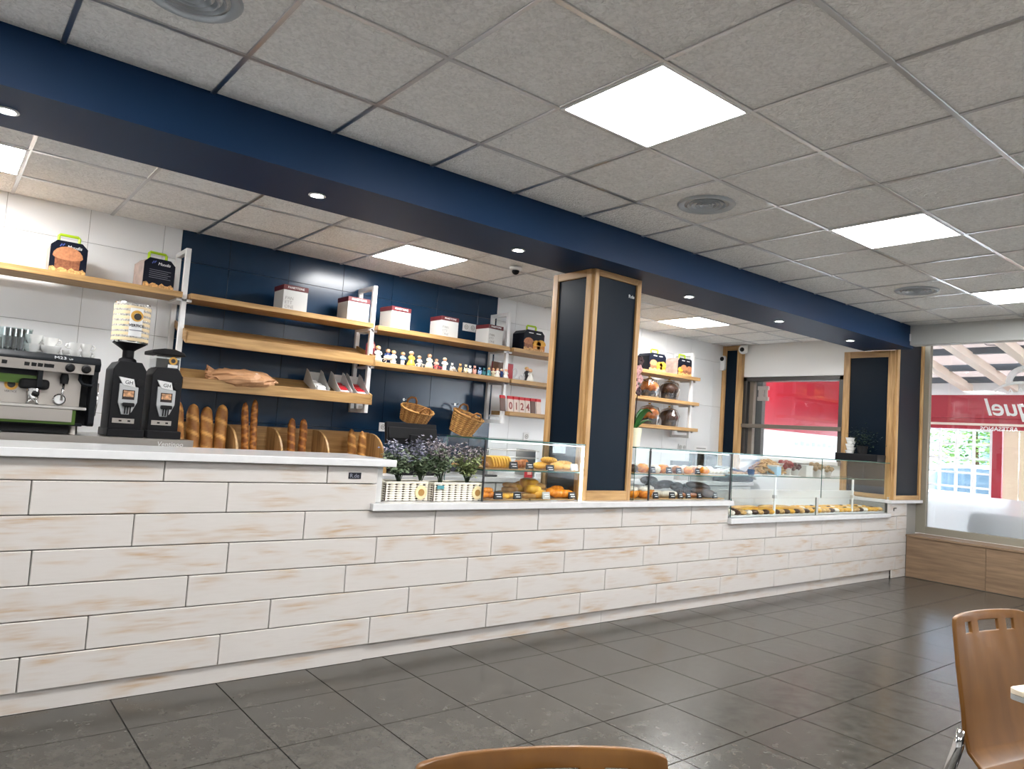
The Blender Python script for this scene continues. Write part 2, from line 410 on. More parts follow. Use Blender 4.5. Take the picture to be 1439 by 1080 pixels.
# ceilings
def ceiling_zone(root, x0, x1, y0, y1, gx, gy, z, lights, vents):
    xs = [gx+T*k for k in range(-12, 20) if x0-.001 < gx+T*k < x1+.001]; ys = [gy+T*k for k in range(-14, 8) if y0 < gy+T*k < y1]
    bx = sorted(set([x0]+[x for x in xs]+[x1])); by = sorted(set([y0]+ys+[y1])); full = None
    for a, b_ in zip(bx, bx[1:]):
        for c, d in zip(by, by[1:]):
            if b_-a < .06 or d-c < .06: continue
            key = (round((a+b_)/2, 2), round((c+d)/2, 2))
            if any(abs(key[0]-lx) < .2 and abs(key[1]-ly) < .2 for lx, ly in lights): continue
            w, e = b_-a, d-c
            if abs(w-T) < .01 and abs(e-T) < .01:
                if full is None: full = MB().box(-T/2+.004, T/2-.004, -T/2+.004, T/2-.004, .004, .018).mesh('ceiling_tile', 'ceiling_tile', bevel=.004, seg=1)
                me = full
            else: me = MB().box(-w/2+.004, w/2-.004, -e/2+.004, e/2-.004, .004, .018).mesh('ceiling_tile', 'ceiling_tile', bevel=.004, seg=1)
            put('ceiling_tile', me, root, ((a+b_)/2, (c+d)/2, z))
    for x in xs:
        MB().box(x-.011, x+.011, y0, y1, z-.002, z+.02).build('grid_runner', 'grid_metal', root, bevel=.002, seg=1)
    for y in ys:
        MB().box(x0, x1, y-.012, y+.012, z-.003, z+.02).build('grid_runner', 'grid_metal', root, bevel=.002, seg=1)
def grid(i, j): return (GX+T*(i+.5), GY-T*(j+.5))
front_lights = [grid(i, 1) for i in (-2, 2, 6, 10)] + [grid(i, 5) for i in (-2, 2, 6, 10)]  # second row is out of view, added to light the room
GXB, GYB = 0.30, 4.79
back_lights = [(0.0, GYB+.3), (3.0, GYB+.3), (6.6, GYB+.3)]
ceiling = struct(MB().box(-3.0, 9.4, -3.0, BEAM_Y0+.1, H+.03, H+.15).build('ceiling', 'ceiling_core'), 'suspended ceiling of textured grey tiles over the seating area')
ceiling_zone(ceiling, -1.5124, 8.45, -1.18, BEAM_Y0, GX, GY, H, front_lights, [])
ceiling_b = struct(MB().box(-3.0, 8.6, BEAM_Y1-.1, 6.05, HB+.03, HB+.15).build('ceiling', 'ceiling_core'), 'lower suspended ceiling of grey tiles behind the counter')
ceiling_zone(ceiling_b, -1.5, 8.38, BEAM_Y1, YB, GXB, GYB, HB, back_lights, [])
def light_panel(x, y, z, label, group, mat='led_panel'):
    t = thing('ceiling_light', label, 'ceiling light', (x, y, z), 0, group)
    f = MB(); h = .297; w = .016
    for a in ((-h,h,-h,-h+w),(-h,h,h-w,h),(-h,-h+w,-h+w,h-w),(h-w,h,-h+w,h-w)): f.box(*a, -.006, .02)
    f.build('frame', 'white_metal', t); MB().box(-h+w, h-w, -h+w, h-w, -.001, .012).build('diffuser', mat, t)
    return t
lt = None
front_labels = ['lit square ceiling panel over the raised coffee counter', 'lit square ceiling panel between the two larger round diffusers', 'lit square ceiling panel between the diffuser by the pillar and the one by the bulkhead', 'lit square ceiling panel closest to the grey bulkhead']
for k, (x, y) in enumerate(front_lights):
    lb = front_labels[k] if k < 4 else 'unseen ceiling panel added to brighten the room, in the row away from the counter'
    if lt is None: lt = light_panel(x, y, H, lb, 'ceiling panels over the dining floor')
    else: dup(lt, (x, y, H), label=lb)
lt = None
for k, (x, y) in enumerate(back_lights):
    lb = ['lit square ceiling panel behind the beam above the coffee machine', 'lit square ceiling panel behind the beam above the white panettone boxes', 'lit square ceiling panel behind the beam beyond the tall pillar'][k]
    if lt is None: lt = light_panel(x, y, HB, lb, 'ceiling panels behind the counter', 'led_panel_back')
    else: dup(lt, (x, y, HB), label=lb)
def vent(x, y, z):
    t = thing('ceiling_vent', 'round grey ceiling diffuser of concentric rings', 'vent', (x, y, z), 0, 'round ceiling diffusers')
    MB().lathe([(.0,.008),(.15,.008),(.15,.012),(0,.012)], 36, cap=False).build('backing', 'dark_metal', t)
    MB().lathe([(.128,.004),(.168,.003),(.175,-.004),(.166,-.014),(.15,-.016),(.132,-.006)], 40, cap=False).build('flange', 'vent_grey', t, smooth=True)
    for r in (.108, .082, .056, .032):
        MB().lathe([(r-.008,.004),(r+.005,-.014),(r+.010,-.014),(r-.002,.006)], 32, cap=False).build('ring', 'vent_grey', t, smooth=True)
    MB().lathe([(.0,-.012),(.014,-.010),(.018,.004)], 16, cap=False).build('hub', 'vent_grey', t, smooth=True)
    return t
plain('vent_grey', (.42,.46,.50,1), .35, metal=.4)
v0 = vent(*grid(4, 0), H+.004); v0['label'] = 'round grey ceiling diffuser in front of the tall pillar'; dup(v0, (*grid(9, 0), H+.004), label='round grey ceiling diffuser near the grey bulkhead'); dup(v0, (*grid(-1, 0), H+.004), label='round grey ceiling diffuser over the raised coffee counter')
# blue beam
beam = struct(MB().box(-3.0, 8.42, BEAM_Y0, BEAM_Y1, BEAM_Z, 2.95).build('ceiling_beam', 'navy_paint'), 'long navy blue boxed beam crossing the ceiling above the counter')
sp = None
spot_labels = ['recessed spotlight in the blue beam over the coffee machine', 'recessed spotlight in the blue beam over the baguettes', 'recessed spotlight in the blue beam just before the tall pillar', 'recessed spotlight in the blue beam just past the tall pillar', 'recessed spotlight in the blue beam over the long glass case', 'recessed spotlight in the blue beam by the end pillar']
for k, p in enumerate([(10,153),(445,274),(723,352),(962,417),(1093,451),(1195,478)]):
    q = onz(*p, BEAM_Z)
    if sp is None:
        sp = thing('downlight', spot_labels[0], 'downlight', (q.x, 3.78, BEAM_Z), 0, 'spotlights in the blue beam')
        MB().lathe([(.030,.0),(.046,-.001),(.048,-.006),(.036,-.008),(.030,-.003)], 24, cap=False).build('bezel', 'white_metal', sp, smooth=True)
        MB().lathe([(.0,-.003),(.031,-.003),(.031,-.001),(0,-.001)], 20, cap=False).build('lens', 'spot_led', sp)
    else: dup(sp, (q.x, 3.78, BEAM_Z), label=spot_labels[k])
# grey bulkhead over the shop window
struct(MB().box(8.33, 8.47, -3.0, BEAM_Y0, 2.575, H+.05).build('trim_1', 'grey_bulkhead', bevel=.004), 'grey boxed bulkhead above the shop window')
struct(MB().box(8.32, 8.335, BEAM_Y0-.012, BEAM_Y0+.004, 2.62, 2.70).build('trim_2', 'white_metal'), 'small white strip at the end of the blue beam')
# shell behind and beside the camera
struct(MB().box(-3.1, -3.0, -3.0, 6.05, 0, 2.95).build('wall_left', 'white_paint'), 'plain white side wall')
struct(MB().box(-3.0, 9.4, -3.1, -3.0, 0, 2.95).build('wall_front', 'white_paint'), 'plain white wall behind the seating')
# back wall with large tiles
NX0, NX1 = 1.39, 4.46
wall_back = struct(MB().box(-3.0, 8.7, YB+.012, YB+.15, 0, 2.95).build('wall_back', 'grout'), 'back wall of large glazed tiles, white with a navy stretch')
xs = [1.755+.4925*k for k in range(-7, 15)]; xs = sorted([x for x in xs if x < 8.4]+[NX0, NX1, 8.42]); zs = [.05,.652,1.255,1.857,2.46,HB+.03]
tm = {}
for a, b_ in zip(xs, xs[1:]):
    if b_-a < .03: continue
    navy = NX0-.001 <= a and b_ <= NX1+.001
    for c, d in zip(zs, zs[1:]):
        key = (round(b_-a, 3), round(d-c, 3), navy)
        if key not in tm: tm[key] = MB().box(0, b_-a-.0025, 0, .012, 0, d-c-.0025).mesh('wall_tile', 'navy_tile' if navy else 'white_tile', bevel=.001, seg=1)
        put('wall_tile', tm[key], wall_back, (a, YB, c))
# far side wall with the service window
FX = 8.42; WY0, WY1, WZ0, WZ1 = 4.265, 5.64, 1.22, 2.27
ws = MB(); 
for a in ((FX, 8.60, 4.30, WY0, 0, 2.95), (FX, 8.60, WY1, YB+.012, 0, 2.95), (FX, 8.60, WY0, WY1, WZ1, 2.95), (FX, 8.60, WY0, WY1, 0, WZ0)):
    if a[3] > a[2]: ws.box(*a)
ws.box(FX+.002, 8.60, BEAM_Y1, WY0, BEAM_Z, 2.95)
struct(ws.build('wall_side', 'white_paint'), 'white end wall behind the counter with the service window')
w2 = struct(MB().box(8.44, 8.60, WY1-.06, WY1-.001, WZ0, WZ1).box(8.44, 8.60, WY0, WY1, WZ1-.055, WZ1-.001).box(8.44, 8.60, WY0, WY0+.06, WZ0, WZ1).build('window_2', 'dark_frame', bevel=.004), 'service window with dark metal frame and a red panel outside')
MB().box(8.48, 8.54, WY1-.14, WY1-.08, WZ0, WZ1-.055).build('mullion', 'taupe_frame', w2)
MB().box(8.40, 8.45, WY0, WY1-.02, 1.60, 1.65).build('rail', 'taupe_frame', w2, bevel=.003)
MB().box(8.515, 8.521, WY0+.06, WY1-.06, WZ0, WZ1-.055, 0, 1).build('pane', ['window_glass', 'glass_edge'], w2)
MB().box(8.36, 8.66, WY0, WY1-.05, WZ0-.03, WZ0+.015).build('window_sill', 'white_paint', w2, bevel=.004)
# pull-down lock plate on the pane
lk = MB().box(8.46, 8.50, 5.28, 5.43, 2.10, 2.15).box(8.46, 8.50, 5.28, 5.43, 1.96, 2.01).box(8.465, 8.495, 5.30, 5.33, 2.01, 2.10).box(8.465, 8.495, 5.36, 5.42, 2.01, 2.10)
lk.build('latch', 'brushed_steel', w2)
# shop window wall
XW = 9.20
struct(MB().box(XW-.05, XW+.10, -3.0, 3.72, 0, .48).box(XW-.05, XW+.1, -3.0, 4.35, 2.76, 2.95).box(8.62, XW+.1, 4.335, 4.40, 0, 2.95).build('wall_right', 'white_paint'), 'low wall under the shop window')
bench = struct(MB().box(8.805, XW-.05, -3.0, 3.655, 0, .452).build('trim_3', 'grout'), 'brown wood-look boxed plinth under the shop window')
y = 3.655; k = 0
while y > -1.2:
    y2 = y-.80-.25*(k % 2)
    MB().box(8.795, 8.806, y2+.0015, y-.0015, .005, .452).build('panel', 'brown_laminate', bench)
    y = y2; k += 1
MB().box(8.785, XW-.04, -3.0, 3.66, .452, .475).build('ledge', 'brown_laminate', bench, bevel=.002)
w1 = struct(MB().box(XW-.05, XW+.02, 3.60, 3.72, .48, 2.76).box(XW-.05, XW+.02, -3.0, 3.60, .475, .56).box(XW-.05, XW+.02, -3.0, 3.6, 2.70, 2.76).box(XW-.05, XW+.02, .55, .63, .56, 2.7).build('window_1', 'alu_frame', bevel=.004), 'large shop window with frosted lower band and white mirrored lettering')
MB().box(XW-.012, XW-.004, .63, 3.60, .56, 2.70, 0, 1).build('pane', ['window_glass', 'glass_edge'], w1)
MB().box(XW-.012, XW-.004, -3.0, .55, .56, 2.70, 0, 1).build('pane', ['window_glass', 'glass_edge'], w1)
MB().quad((XW, .63, .56), (XW, 3.60, .56), (XW, 3.60, .965), (XW, .63, .965)).build('frosted_band', 'frosted_film', w1)
MB().quad((XW, -3, .56), (XW, .55, .56), (XW, .55, .965), (XW, -3, .965)).build('frosted_band', 'frosted_film', w1)
# white film lettering, read from the street
def wy(px, py): return onx(px, py, XW+.004)
q = wy(1383, 583)
text('quel', .27, 'film_white', (XW+.006, q.y-.47, q.z), (0,1,0), (0,0,1), w1, shear=.28, offset=.003, spacing=.95)
q = wy(1377, 604.5)
text('ARTESANOS', .066, 'film_white', (XW+.006, q.y, q.z), (0,1,0), (0,0,1), w1, align='RIGHT', offset=.001)
arc = MB(); pts = [wy(*p) for p in ((1391,553),(1398,548),(1406,543.5),(1415,540),(1425,538),(1439,537.5),(1452,539),(1466,543))]
arc.tube(pts, [.006,.010,.013,.016,.017,.018,.016,.010], 6); arc.build('swoosh', 'film_white', w1, smooth=True)
arc = MB(); cq = wy(1441, 538)
arc.tube([cq+Vector((0, .155*math.cos(a), .16*math.sin(a))) for a in [PI*i/16 for i in range(17)]], .034, 6); arc.build('arch_mark', 'film_white', w1, smooth=True)
for p in ((1420, 550), (1434, 549)):
    c = wy(*p); MB().tube([c+Vector((0,.024,-.02)), c+Vector((0,0,.03)), c+Vector((0,-.024,-.02))], .009, 6).build('chevron_mark', 'film_white', w1)

# wooden framed chalkboard pillars
def pillar_root(name, label): 
    o = bpy.data.objects.new(name, None); COL.objects.link(o); o['kind'] = 'structure'; o['label'] = label; return o
ZL = .87
p1 = pillar_root('pillar', 'tall pillar boxed in oak frames with dark chalkboard panels, rising from the counter to the blue beam'); p1.location = (3.66, 3.725, ZL)
PW, PD, PH = .505, .43, BEAM_Z-ZL-.001; F = .045
MB().box(.02, PW-.02, .02, PD-.02, 0, PH).build('core', 'grout', p1)
def frame_front(par, x0, x1, y, z0, z1, w, wb, mat='oak_z'):
    MB().box(x0, x0+w, y-.012, y+.02, z0, z1).build('frame_post', mat, par, bevel=.002, seg=1)
    MB().box(x1-w, x1, y-.012, y+.02, z0, z1).build('frame_post', mat, par, bevel=.002, seg=1)
    MB().box(x0+w, x1-w, y-.011, y+.02, z1-w, z1).build('frame_rail', 'oak', par, bevel=.002, seg=1)
    MB().box(x0+w, x1-w, y-.011, y+.02, z0, z0+wb).build('frame_rail', 'oak', par, bevel=.002, seg=1)
    MB().box(x0+w, x1-w, y+.006, y+.02, z0+wb, z1-w).build('chalkboard', 'chalkboard', par)
def frame_side(par, x, y0, y1, z0, z1, w, wb):
    MB().box(x-.012, x+.02, y0, y0+w, z0, z1).build('frame_post', 'oak_z', par, bevel=.002, seg=1)
    MB().box(x-.012, x+.02, y1-w, y1, z0, z1).build('frame_post', 'oak_z', par, bevel=.002, seg=1)
    MB().box(x-.011, x+.02, y0+w, y1-w, z1-w, z1).build('frame_rail', 'oak_y', par, bevel=.002, seg=1)
    MB().box(x-.011, x+.02, y0+w, y1-w, z0, z0+wb).build('frame_rail', 'oak_y', par, bevel=.002, seg=1)
    MB().box(x+.006, x+.02, y0+w, y1-w, z0+wb, z1-w).build('chalkboard', 'chalkboard', par)
frame_front(p1, 0, PW, 0, 0, PH, F, .07); frame_side(p1, 0, .012, PD, 0, PH, F+.01, .05)
text('R:de', .036, 'print_white', (PW-.125, .004, PH-.15), (1,0,0), (0,0,1), p1)
p2 = pillar_root('pillar', 'oak framed dark navy pillar at the end of the counter beside the shop window'); p2.location = (8.42, 3.665, .862)
P2H = BEAM_Z-.862-.001
MB().box(.02, .71, .02, .58, 0, P2H).build('core', 'grout', p2)
frame_side(p2, .012, .012, .60, 0, P2H, .075, .05); frame_front(p2, .012, .72, 0, 0, 1.89, .06, .05)
p3 = pillar_root('pillar', 'slim oak framed navy pillar in the corner by the service window'); p3.location = (8.36, 5.63, .9)
MB().box(.02, .06, .02, .285, 0, HB-.9).build('core', 'grout', p3)
frame_side(p3, 0, 0, .288, 0, HB-.903, .06, .05); MB().box(-.01, .06, -.012, .02, 0, HB-.903).build('return_board', 'oak_z', p3, bevel=.002, seg=1)
# ================================================================== counter
CY = 3.66                      # face of the cladding
ROWS = [.090,.2375,.385,.5325,.680,.8275,.975,1.073]
OFF = [.394,.632,.220,.395,.775,.367,.882]; PL = .8145
counter = thing('bar_counter', 'long serving counter clad in whitewashed wooden boards', 'counter', (0, CY, 0))
MB().box(-1.6, 2.0, .040, .55, .02, 1.072).box(2.0, 5.35, .040, .55, .02, .826).box(5.35, 8.33, .040, .55, .02, .672).box(8.33, 9.13, .040, .55, .02, .822).build('carcass', 'grout', counter)
pm = {}
def plank(x0, x1, z0, z1):
    w = x1-x0
    if w < .02: return
    key = (round(w, 3), round(z1-z0, 3))
    if key not in pm: pm[key] = MB().box(-w/2+.0022, w/2-.0022, 0, .014, .002, z1-z0-.002).mesh('plank', 'whitewash', bevel=.003, seg=1)
    put('plank', pm[key], counter, ((x0+x1)/2, rnd.uniform(-.0012, .0012), z0))
for r in range(7):
    z0, z1 = ROWS[r], ROWS[r+1]
    def spans():
        if r <= 3: return [(-1.6, 8.80)]
        if r == 4: return [(-1.6, 5.35), (8.33, 8.80)]
        return [(-1.6, 2.0)]
    for s0, s1 in spans():
        xs = [s0]+[OFF[r]+PL*k for k in range(-3, 12) if s0+.03 < OFF[r]+PL*k < s1-.03]+[s1]
        for a, b_ in zip(xs, xs[1:]): plank(a, b_, z0, min(z1, .8275 if r == 4 else z1))
# plinth boards
for a, b_, y in ((-1.6, -.2, .016), (-.2, 2.0, .016), (2.0, 3.9, .026), (3.9, 6.2, .026), (6.2, 8.46, .026)):
    MB().box(a+.001, b_-.001, y, y+.012, .002, .092).build('kick_board', 'whitewash', counter)
MB().box(8.46, 8.80, .0, .014, .002, .088).build('kick_board', 'whitewash', counter, bevel=.002, seg=1)
MB().box(1.985, 2.04, .02, .55, .872, 1.074).build('side_panel', 'white_card', counter)
# name plate
q = ony(498.5, 668, CY); pl = MB().box(q.x-.037, q.x+.037, -.004, 0, q.z-.017, q.z+.017).build('name_plate', 'print_dark', counter)
text('R.de', .032, 'print_dim', (q.x-.032, -.0045, q.z-.011), (1,0,0), (0,0,1), pl)
q = ony(1258, 715, CY); MB().tube([(q.x-.04, -.002, q.z-.02), (q.x-.04, -.002, q.z+.01), (q.x+.02, -.002, q.z+.01)], .006, 6).build('small_mark', 'print_dark', counter)
def worktop(x0, x1, z0, z1, y0, y1, label):
    o = MB().box(x0, x1, y0, y1, z0, z1).build('worktop', 'quartz', bevel=.003)
    return tag(o, label, 'worktop', 'white worktops')
worktop(-1.6, 2.095, 1.075, 1.113, 3.625, 4.25, 'high white worktop in front of the coffee machine and baguettes')
worktop(1.965, 5.375, .829, .869, 3.625, 4.25, 'long white worktop carrying the planters and glass pastry cases')
worktop(5.352, 8.33, .675, .718, 3.625, 4.25, 'lowest white ledge under the long refrigerated glass case')
worktop(8.335, 9.15, .826, .861, 3.63, 4.32, 'short white worktop end beside the shop window')
# back counter units
for k in range(9):
    x0 = -1.0+k*1.02
    t = thing('base_cabinet', 'white two-door base cabinet '+('under the coffee machine','under the grinders','under the bread bin','under the register screen','behind the small pastry case','behind the tall pillar','behind the middle pastry case','behind the long case','in the corner by the service window')[k], 'cabinet', (x0, 5.28, 0), 0, 'white base cabinets behind the counter')
    MB().box(0, 1.015, .02, .62, .0, .858).build('body', 'white_card', t)
    for s in (0, 1):
        d = MB().box(.005+s*.507, .503+s*.507, 0, .018, .09, .85).build('door', 'white_card', t, bevel=.002, seg=1)
        MB().box(.42+s*.14+s*0, .46+s*.14, -.02, 0, .74, .75).build('handle', 'steel', d)
tag(MB().box(-1.0, 8.19, 5.25, YB-.002, .86, .90).build('back_worktop', 'quartz', bevel=.003), 'white worktop running along the back wall', 'worktop')
# ================================================================== glass cases
def pane(par, *b, name='pane'): return MB().box(*b, 0, 1).build(name, ['glass', 'glass_edge'], par)
G = .006
# case 1: x 2.76-3.65
def case(x0, x1, zb, zt, zshelf, label, y0=3.70, y1=4.14, joint=None, posts=()):
    t = thing('display_case', label, 'display case', (x0, y0, zb))
    w, h, d = x1-x0, zt-zb, y1-y0
    pane(t, 0, w, 0, G, 0, h-.008, name='front_pane') if joint is None else (pane(t, 0, joint-.002, 0, G, 0, h-.008, name='front_pane'), pane(t, joint+.002, w, 0, G, 0, h-.008, name='front_pane'))
    pane(t, -.004, w+.004, -.004, d, h-.008, h, name='top_pane')
    pane(t, 0, G, G, d, 0, h-.008, name='side_pane')
    pane(t, w-G, w, G, d, 0, h-.008, name='side_pane')
    pane(t, .008, w-.008, .02, d-.02, zshelf-zb-.008, zshelf-zb, name='shelf')
    for px in posts: MB().box(px-.006, px+.006, -.008, .0, 0, h-.004).build('clip_post', 'dark_metal', t)
    return t
c1 = case(2.765, 3.648, .87, 1.268, 1.070, 'small two-level glass pastry case beside the lavender planters')
MB().box(.865, .876, -.003, .012, 0, .385).build('light_strip', 'led_strip', c1);
MB().box(.06, .85, .009, .014, .378, .383).build('light_strip', 'led_dim', c1); MB().box(.0, .012, -.002, .006, 0, .39).build('corner_post', 'dark_metal', c1)
c2 = case(4.19, 5.42, .87, 1.272, 1.070, 'middle glass pastry case with chocolate bakes right of the pillar', joint=.165, posts=(.165,))
MB().box(.06, 1.2, .009, .014, .382, .387).build('light_strip', 'led_dim', c2)
MB().box(1.222, 1.232, -.004, .006, 0, .395).build('corner_post', 'dark_metal', c2)
c3 = thing('display_case', 'long refrigerated glass case with cookies on its upper shelf and flat pies below', 'display case', (5.44, 3.70, .72))
W3, H3 = 3.02, .552
pane(c3, 0, W3/2-.002, 0, G, .165, H3-.008, name='front_pane'); pane(c3, W3/2+.002, W3, 0, G, .165, H3-.008, name='front_pane')
pane(c3, 0, 1.41, -.004, .002, 0, .163, name='low_pane'); pane(c3, 1.45, W3, -.004, .002, 0, .163, name='low_pane')
pane(c3, -.004, W3+.004, -.004, .44, H3-.008, H3, name='top_pane')
pane(c3, 0, G, G, .44, .01, H3-.008, name='side_pane'); pane(c3, W3-G, W3, G, .44, .01, H3-.008, name='side_pane')
pane(c3, .01, W3-.01, .06, .42, .352, .360, name='shelf')
MB().box(.01, W3-.01, .003, .44, .002, .014).build('deck', 'white_card', c3)
MB().box(.01, W3-.01, .395, .44, .014, .20).build('rear_deck', 'white_metal', c3, bevel=.004)
for x in (1.43, W3-.05): MB().box(x-.018, x+.018, -.008, .008, 0, .17).build('bracket', 'steel', c3, bevel=.002)
for x in (.72, 2.2):
    MB().box(x-.012, x+.012, .02, .032, .014, .352).build('shelf_post', 'white_metal', c3); MB().box(x-.02, x+.02, .012, .04, .16, .19).build('post_clamp', 'steel', c3)

# ---------------- pastries
def nfun(seed, amp, freq=2.2, th=0):
    def fn(d):
        n = noise.noise(d*freq+Vector((seed*3.1, seed*1.7, 0)))
        return 1+amp*n, max(0, min(1, .5+n*1.1+d.z*.15))
    return fn
ME = {}
def bun_me(name, mat, seed, rx=1, ry=1, rz=.7, amp=.15):
    k = ('bun', name, seed)
    if k not in ME: ME[k] = MB().ball((0, 0, rz*.85), rx, ry, rz, 14, 8, fn=nfun(seed, amp)).mesh(name, mat, smooth='all')
    return ME[k]
def twist_me(name, mat, seed, n=18, bend=.0, rid=4, amp=.34, flat=.85, taper=.55):
    """a twisted or braided roll one unit long along x"""
    k = ('tw', name, seed)
    if k in ME: return ME[k]
    n = 34; path = [(t-.5, bend*math.sin(PI*t), .17) for t in [i/n for i in range(n+1)]]
    rad = [max(.02, .18*(1-abs(2*i/n-1)**3)**taper) for i in range(n+1)]
    def bp(t, a):
        s = math.sin(2*PI*rid*t+a*1.0+seed); return amp*(abs(s)-.5), .3+.5*(1-abs(s))
    ME[k] = MB().tube(path, rad, 18, bp, flat).mesh(name, mat, smooth='all'); return ME[k]
def slab_me(name, mat, seed, r=1.0, h=.25, m=18):
    k = ('sl', name, seed)
    if k in ME: return ME[k]
    b_ = MB().lathe([(0,.0),(r*.9,0),(r,h*.35),(r*.93,h*.8),(r*.6,h),(0,h*1.02)], m, cap=False)
    out = []
    for x, y_, z in b_.v:
        n = noise.noise(Vector((x*2+seed, y_*2, z))); out.append((x*(1+.08*n), y_*(1+.08*n), z)); b_.tone.append(max(0, min(1, .5+n)))
    b_.v = out; ME[k] = b_.mesh(name, mat, smooth='all'); return ME[k]
def place(name, me, label, cat, group, loc, s, rot=(0,0,0)):
    return tag(put(name, me, None, loc, rot, (s, s, s) if not hasattr(s, '__len__') else s), label, cat, group)
def price_tag(px, py, y, z, grey=False, w=.064, h=.048, label=None, group=None):
    q = ony(px, py, y)
    t = thing('price_tag', label, 'price tag', (q.x, y, z), rnd.uniform(-.12, .12), group)
    o = MB().prism([(0,0),(.012,h),(.014,h),(.016,0)], 0, -w/2, w/2).build('card', 'grey_card' if grey else 'print_dark', t)
    for k, (a, b_) in enumerate(((-.34,.30),(-.22,.34))):
        zz = h*(.68-.3*k); yy = .012*zz/h-.0008
        MB().box(a*w, b_*w, yy-.0008, yy+.002, zz-.0035, zz+.0015).build('print_line', 'print_white', o)
    return t
def tray(x0, x1, y0, y1, z, label, group, mat='oak'):
    b_ = MB().box(x0, x1, y0, y1, z, z+.006).box(x0, x1, y1-.006, y1, z+.006, z+.014).box(x0, x0+.006, y0, y1, z+.006, z+.011).box(x1-.006, x1, y0, y1, z+.006, z+.011)
    return tag(b_.build('tray', mat, bevel=.001, seg=1), label, 'tray', group)
Z1, Z1U = .8725, 1.0705
tray(2.79, 3.19, 3.73, 4.10, Z1U, 'wooden tray under the yellow slices in the small case', 'trays in the small case'); tray(3.21, 3.60, 3.73, 4.10, Z1U, 'wooden tray under the twisted loaves in the small case', 'trays in the small case')
tray(2.79, 3.18, 3.73, 4.10, Z1, 'wooden tray under the rolls on the floor of the small case', 'trays in the small case'); tray(3.20, 3.60, 3.73, 4.10, Z1, 'wooden tray under the orange bakes in the small case', 'trays in the small case')
A, B = Z1U+.006, Z1+.006
# upper level, case 1
for k in range(7):
    q = ony(691+k*4.0, 650, 3.80)
    o = MB().prism(rrect(-.047, .047, 0, .082, .02, 3), 0, -.008, .008)
    for v in o.v: o.tone.append(.5+.5*noise.noise(Vector(v)*40))
    tag(o.build('pastry_slice', 'puff_yellow', smooth=True, bevel=.003), 'yellow pastry slice leaning in a row in the small glass case', 'pastry', 'leaning yellow slices').location = (q.x, 3.82, A+.004)
    bpy.data.objects[-1] if False else None
for o in [o for o in bpy.data.objects if o.name.startswith('pastry_slice')]: o.rotation_euler = (0, -.45, .25)
for k, (px, s) in enumerate(((682, .034), (727, .036), (739, .042))):
    q = ony(px, 648, 3.86); place('bun', bun_me('bun', 'bun_brown' if k else 'crust', k), ['plain brown roll behind the yellow slices', 'glazed reddish bun behind a black price tag', 'larger glazed reddish bun beside the twisted loaves'][k], 'bun', 'buns in the small case', (q.x, 3.84+.02*k, A), (s, s, s*1.15), (0,0,k))
for k, (px, y_, z, s, rz) in enumerate(((757,3.80,A,.13,.35),(766,3.88,A+.0,.14,.2),(771,3.85,A+.042,.12,-.5),(783,3.79,A,.14,.15),(792,3.86,A+.008,.15,-.25),(797,3.78,A,.11,.3))):
    q = ony(px, 650, y_); place('twisted_loaf', twist_me('twisted_loaf', 'puff_yellow', k % 3), 'golden twisted pastry heaped on the upper shelf of the small case', 'pastry', 'golden twists in the small case', (q.x, y_, z), (s, s*1.1, s*1.1), (0, 0, rz))
tg = 'price tags in the small case'
price_tag(723, 655, 3.745, A, label='black price tag before the reddish buns in the small case', group=tg); price_tag(745.5, 657, 3.745, A, label='black price tag between reddish bun and golden twists', group=tg)
price_tag(774, 660, 3.725, A-.012, label='black price tag hanging low before the golden twists', group=tg); price_tag(808, 657, 3.745, A, True, label='grey price tag at the lit end of the small case', group=tg)
# lower level, case 1
for k, (px, y_, z, s, rz, mt) in enumerate(((681,3.79,B,.11,.5,'puff_orange'),(688,3.80,B,.11,-.5,'puff_orange'),(684,3.80,B+.03,.10,.1,'puff_orange'),(776,3.82,B+.012,.15,.3,'puff_orange'),(784,3.80,B,.16,.1,'puff_orange'),(793,3.79,B,.15,-.2,'puff_orange'),(782,3.86,B+.03,.13,.1,'puff_orange'))):
    q = ony(px, 695, y_); place('glazed_bake', twist_me('glazed_bake', mt, k % 3, amp=.12, rid=2), 'shiny orange glazed bake on the floor of the small case beside the planter' if k < 3 else 'shiny orange glazed bake on the floor of the small case by the grey tag', 'pastry', 'orange bakes by the planter' if k < 3 else 'orange bakes by the grey tag', (q.x, y_, z), (s, s*1.25, s*1.25), (0, 0, rz))
for k, (px, y_, z, s) in enumerate(((712,3.80,B,.035),(719,3.84,B,.033),(706,3.95,B,.06),(716,3.98,B+.03,.062),(727,3.98,B+.03,.06),(742,3.92,B+.062,.07),(752,3.90,B+.065,.068),(745,3.84,B,.06),(755,3.82,B,.058),(748,3.84,B+.03,.06),(757,3.85,B+.032,.052),(716,4.0,B+.055,.058),(733,3.99,B+.055,.05))):
    q = ony(px, 695, y_); small = k < 2
    place('flat_loaf', slab_me('flat_loaf', 'bread_pale' if not small else 'puff_yellow', k % 4, h=.5 if not small else .9), 'small yellow round cake between two black tags' if small else 'flat pale golden loaf in the pile on the floor of the small case', 'cake' if small else 'bread', 'small yellow cakes' if small else 'pile of flat loaves', (q.x, y_, z), s, (rnd.uniform(-.1,.1), rnd.uniform(-.12,.12), k))
price_tag(701, 698, 3.735, B, label='black price tag before the small yellow cakes on the case floor', group=tg); price_tag(728, 699, 3.735, B, w=.062, h=.044, label='widest black price tag before the flat loaves', group=tg)
price_tag(768.5, 697, 3.735, B, True, label='grey price tag beside the orange bakes', group=tg); price_tag(805, 697, 3.735, B, label='black price tag at the end of the case floor by the orange bakes', group=tg)
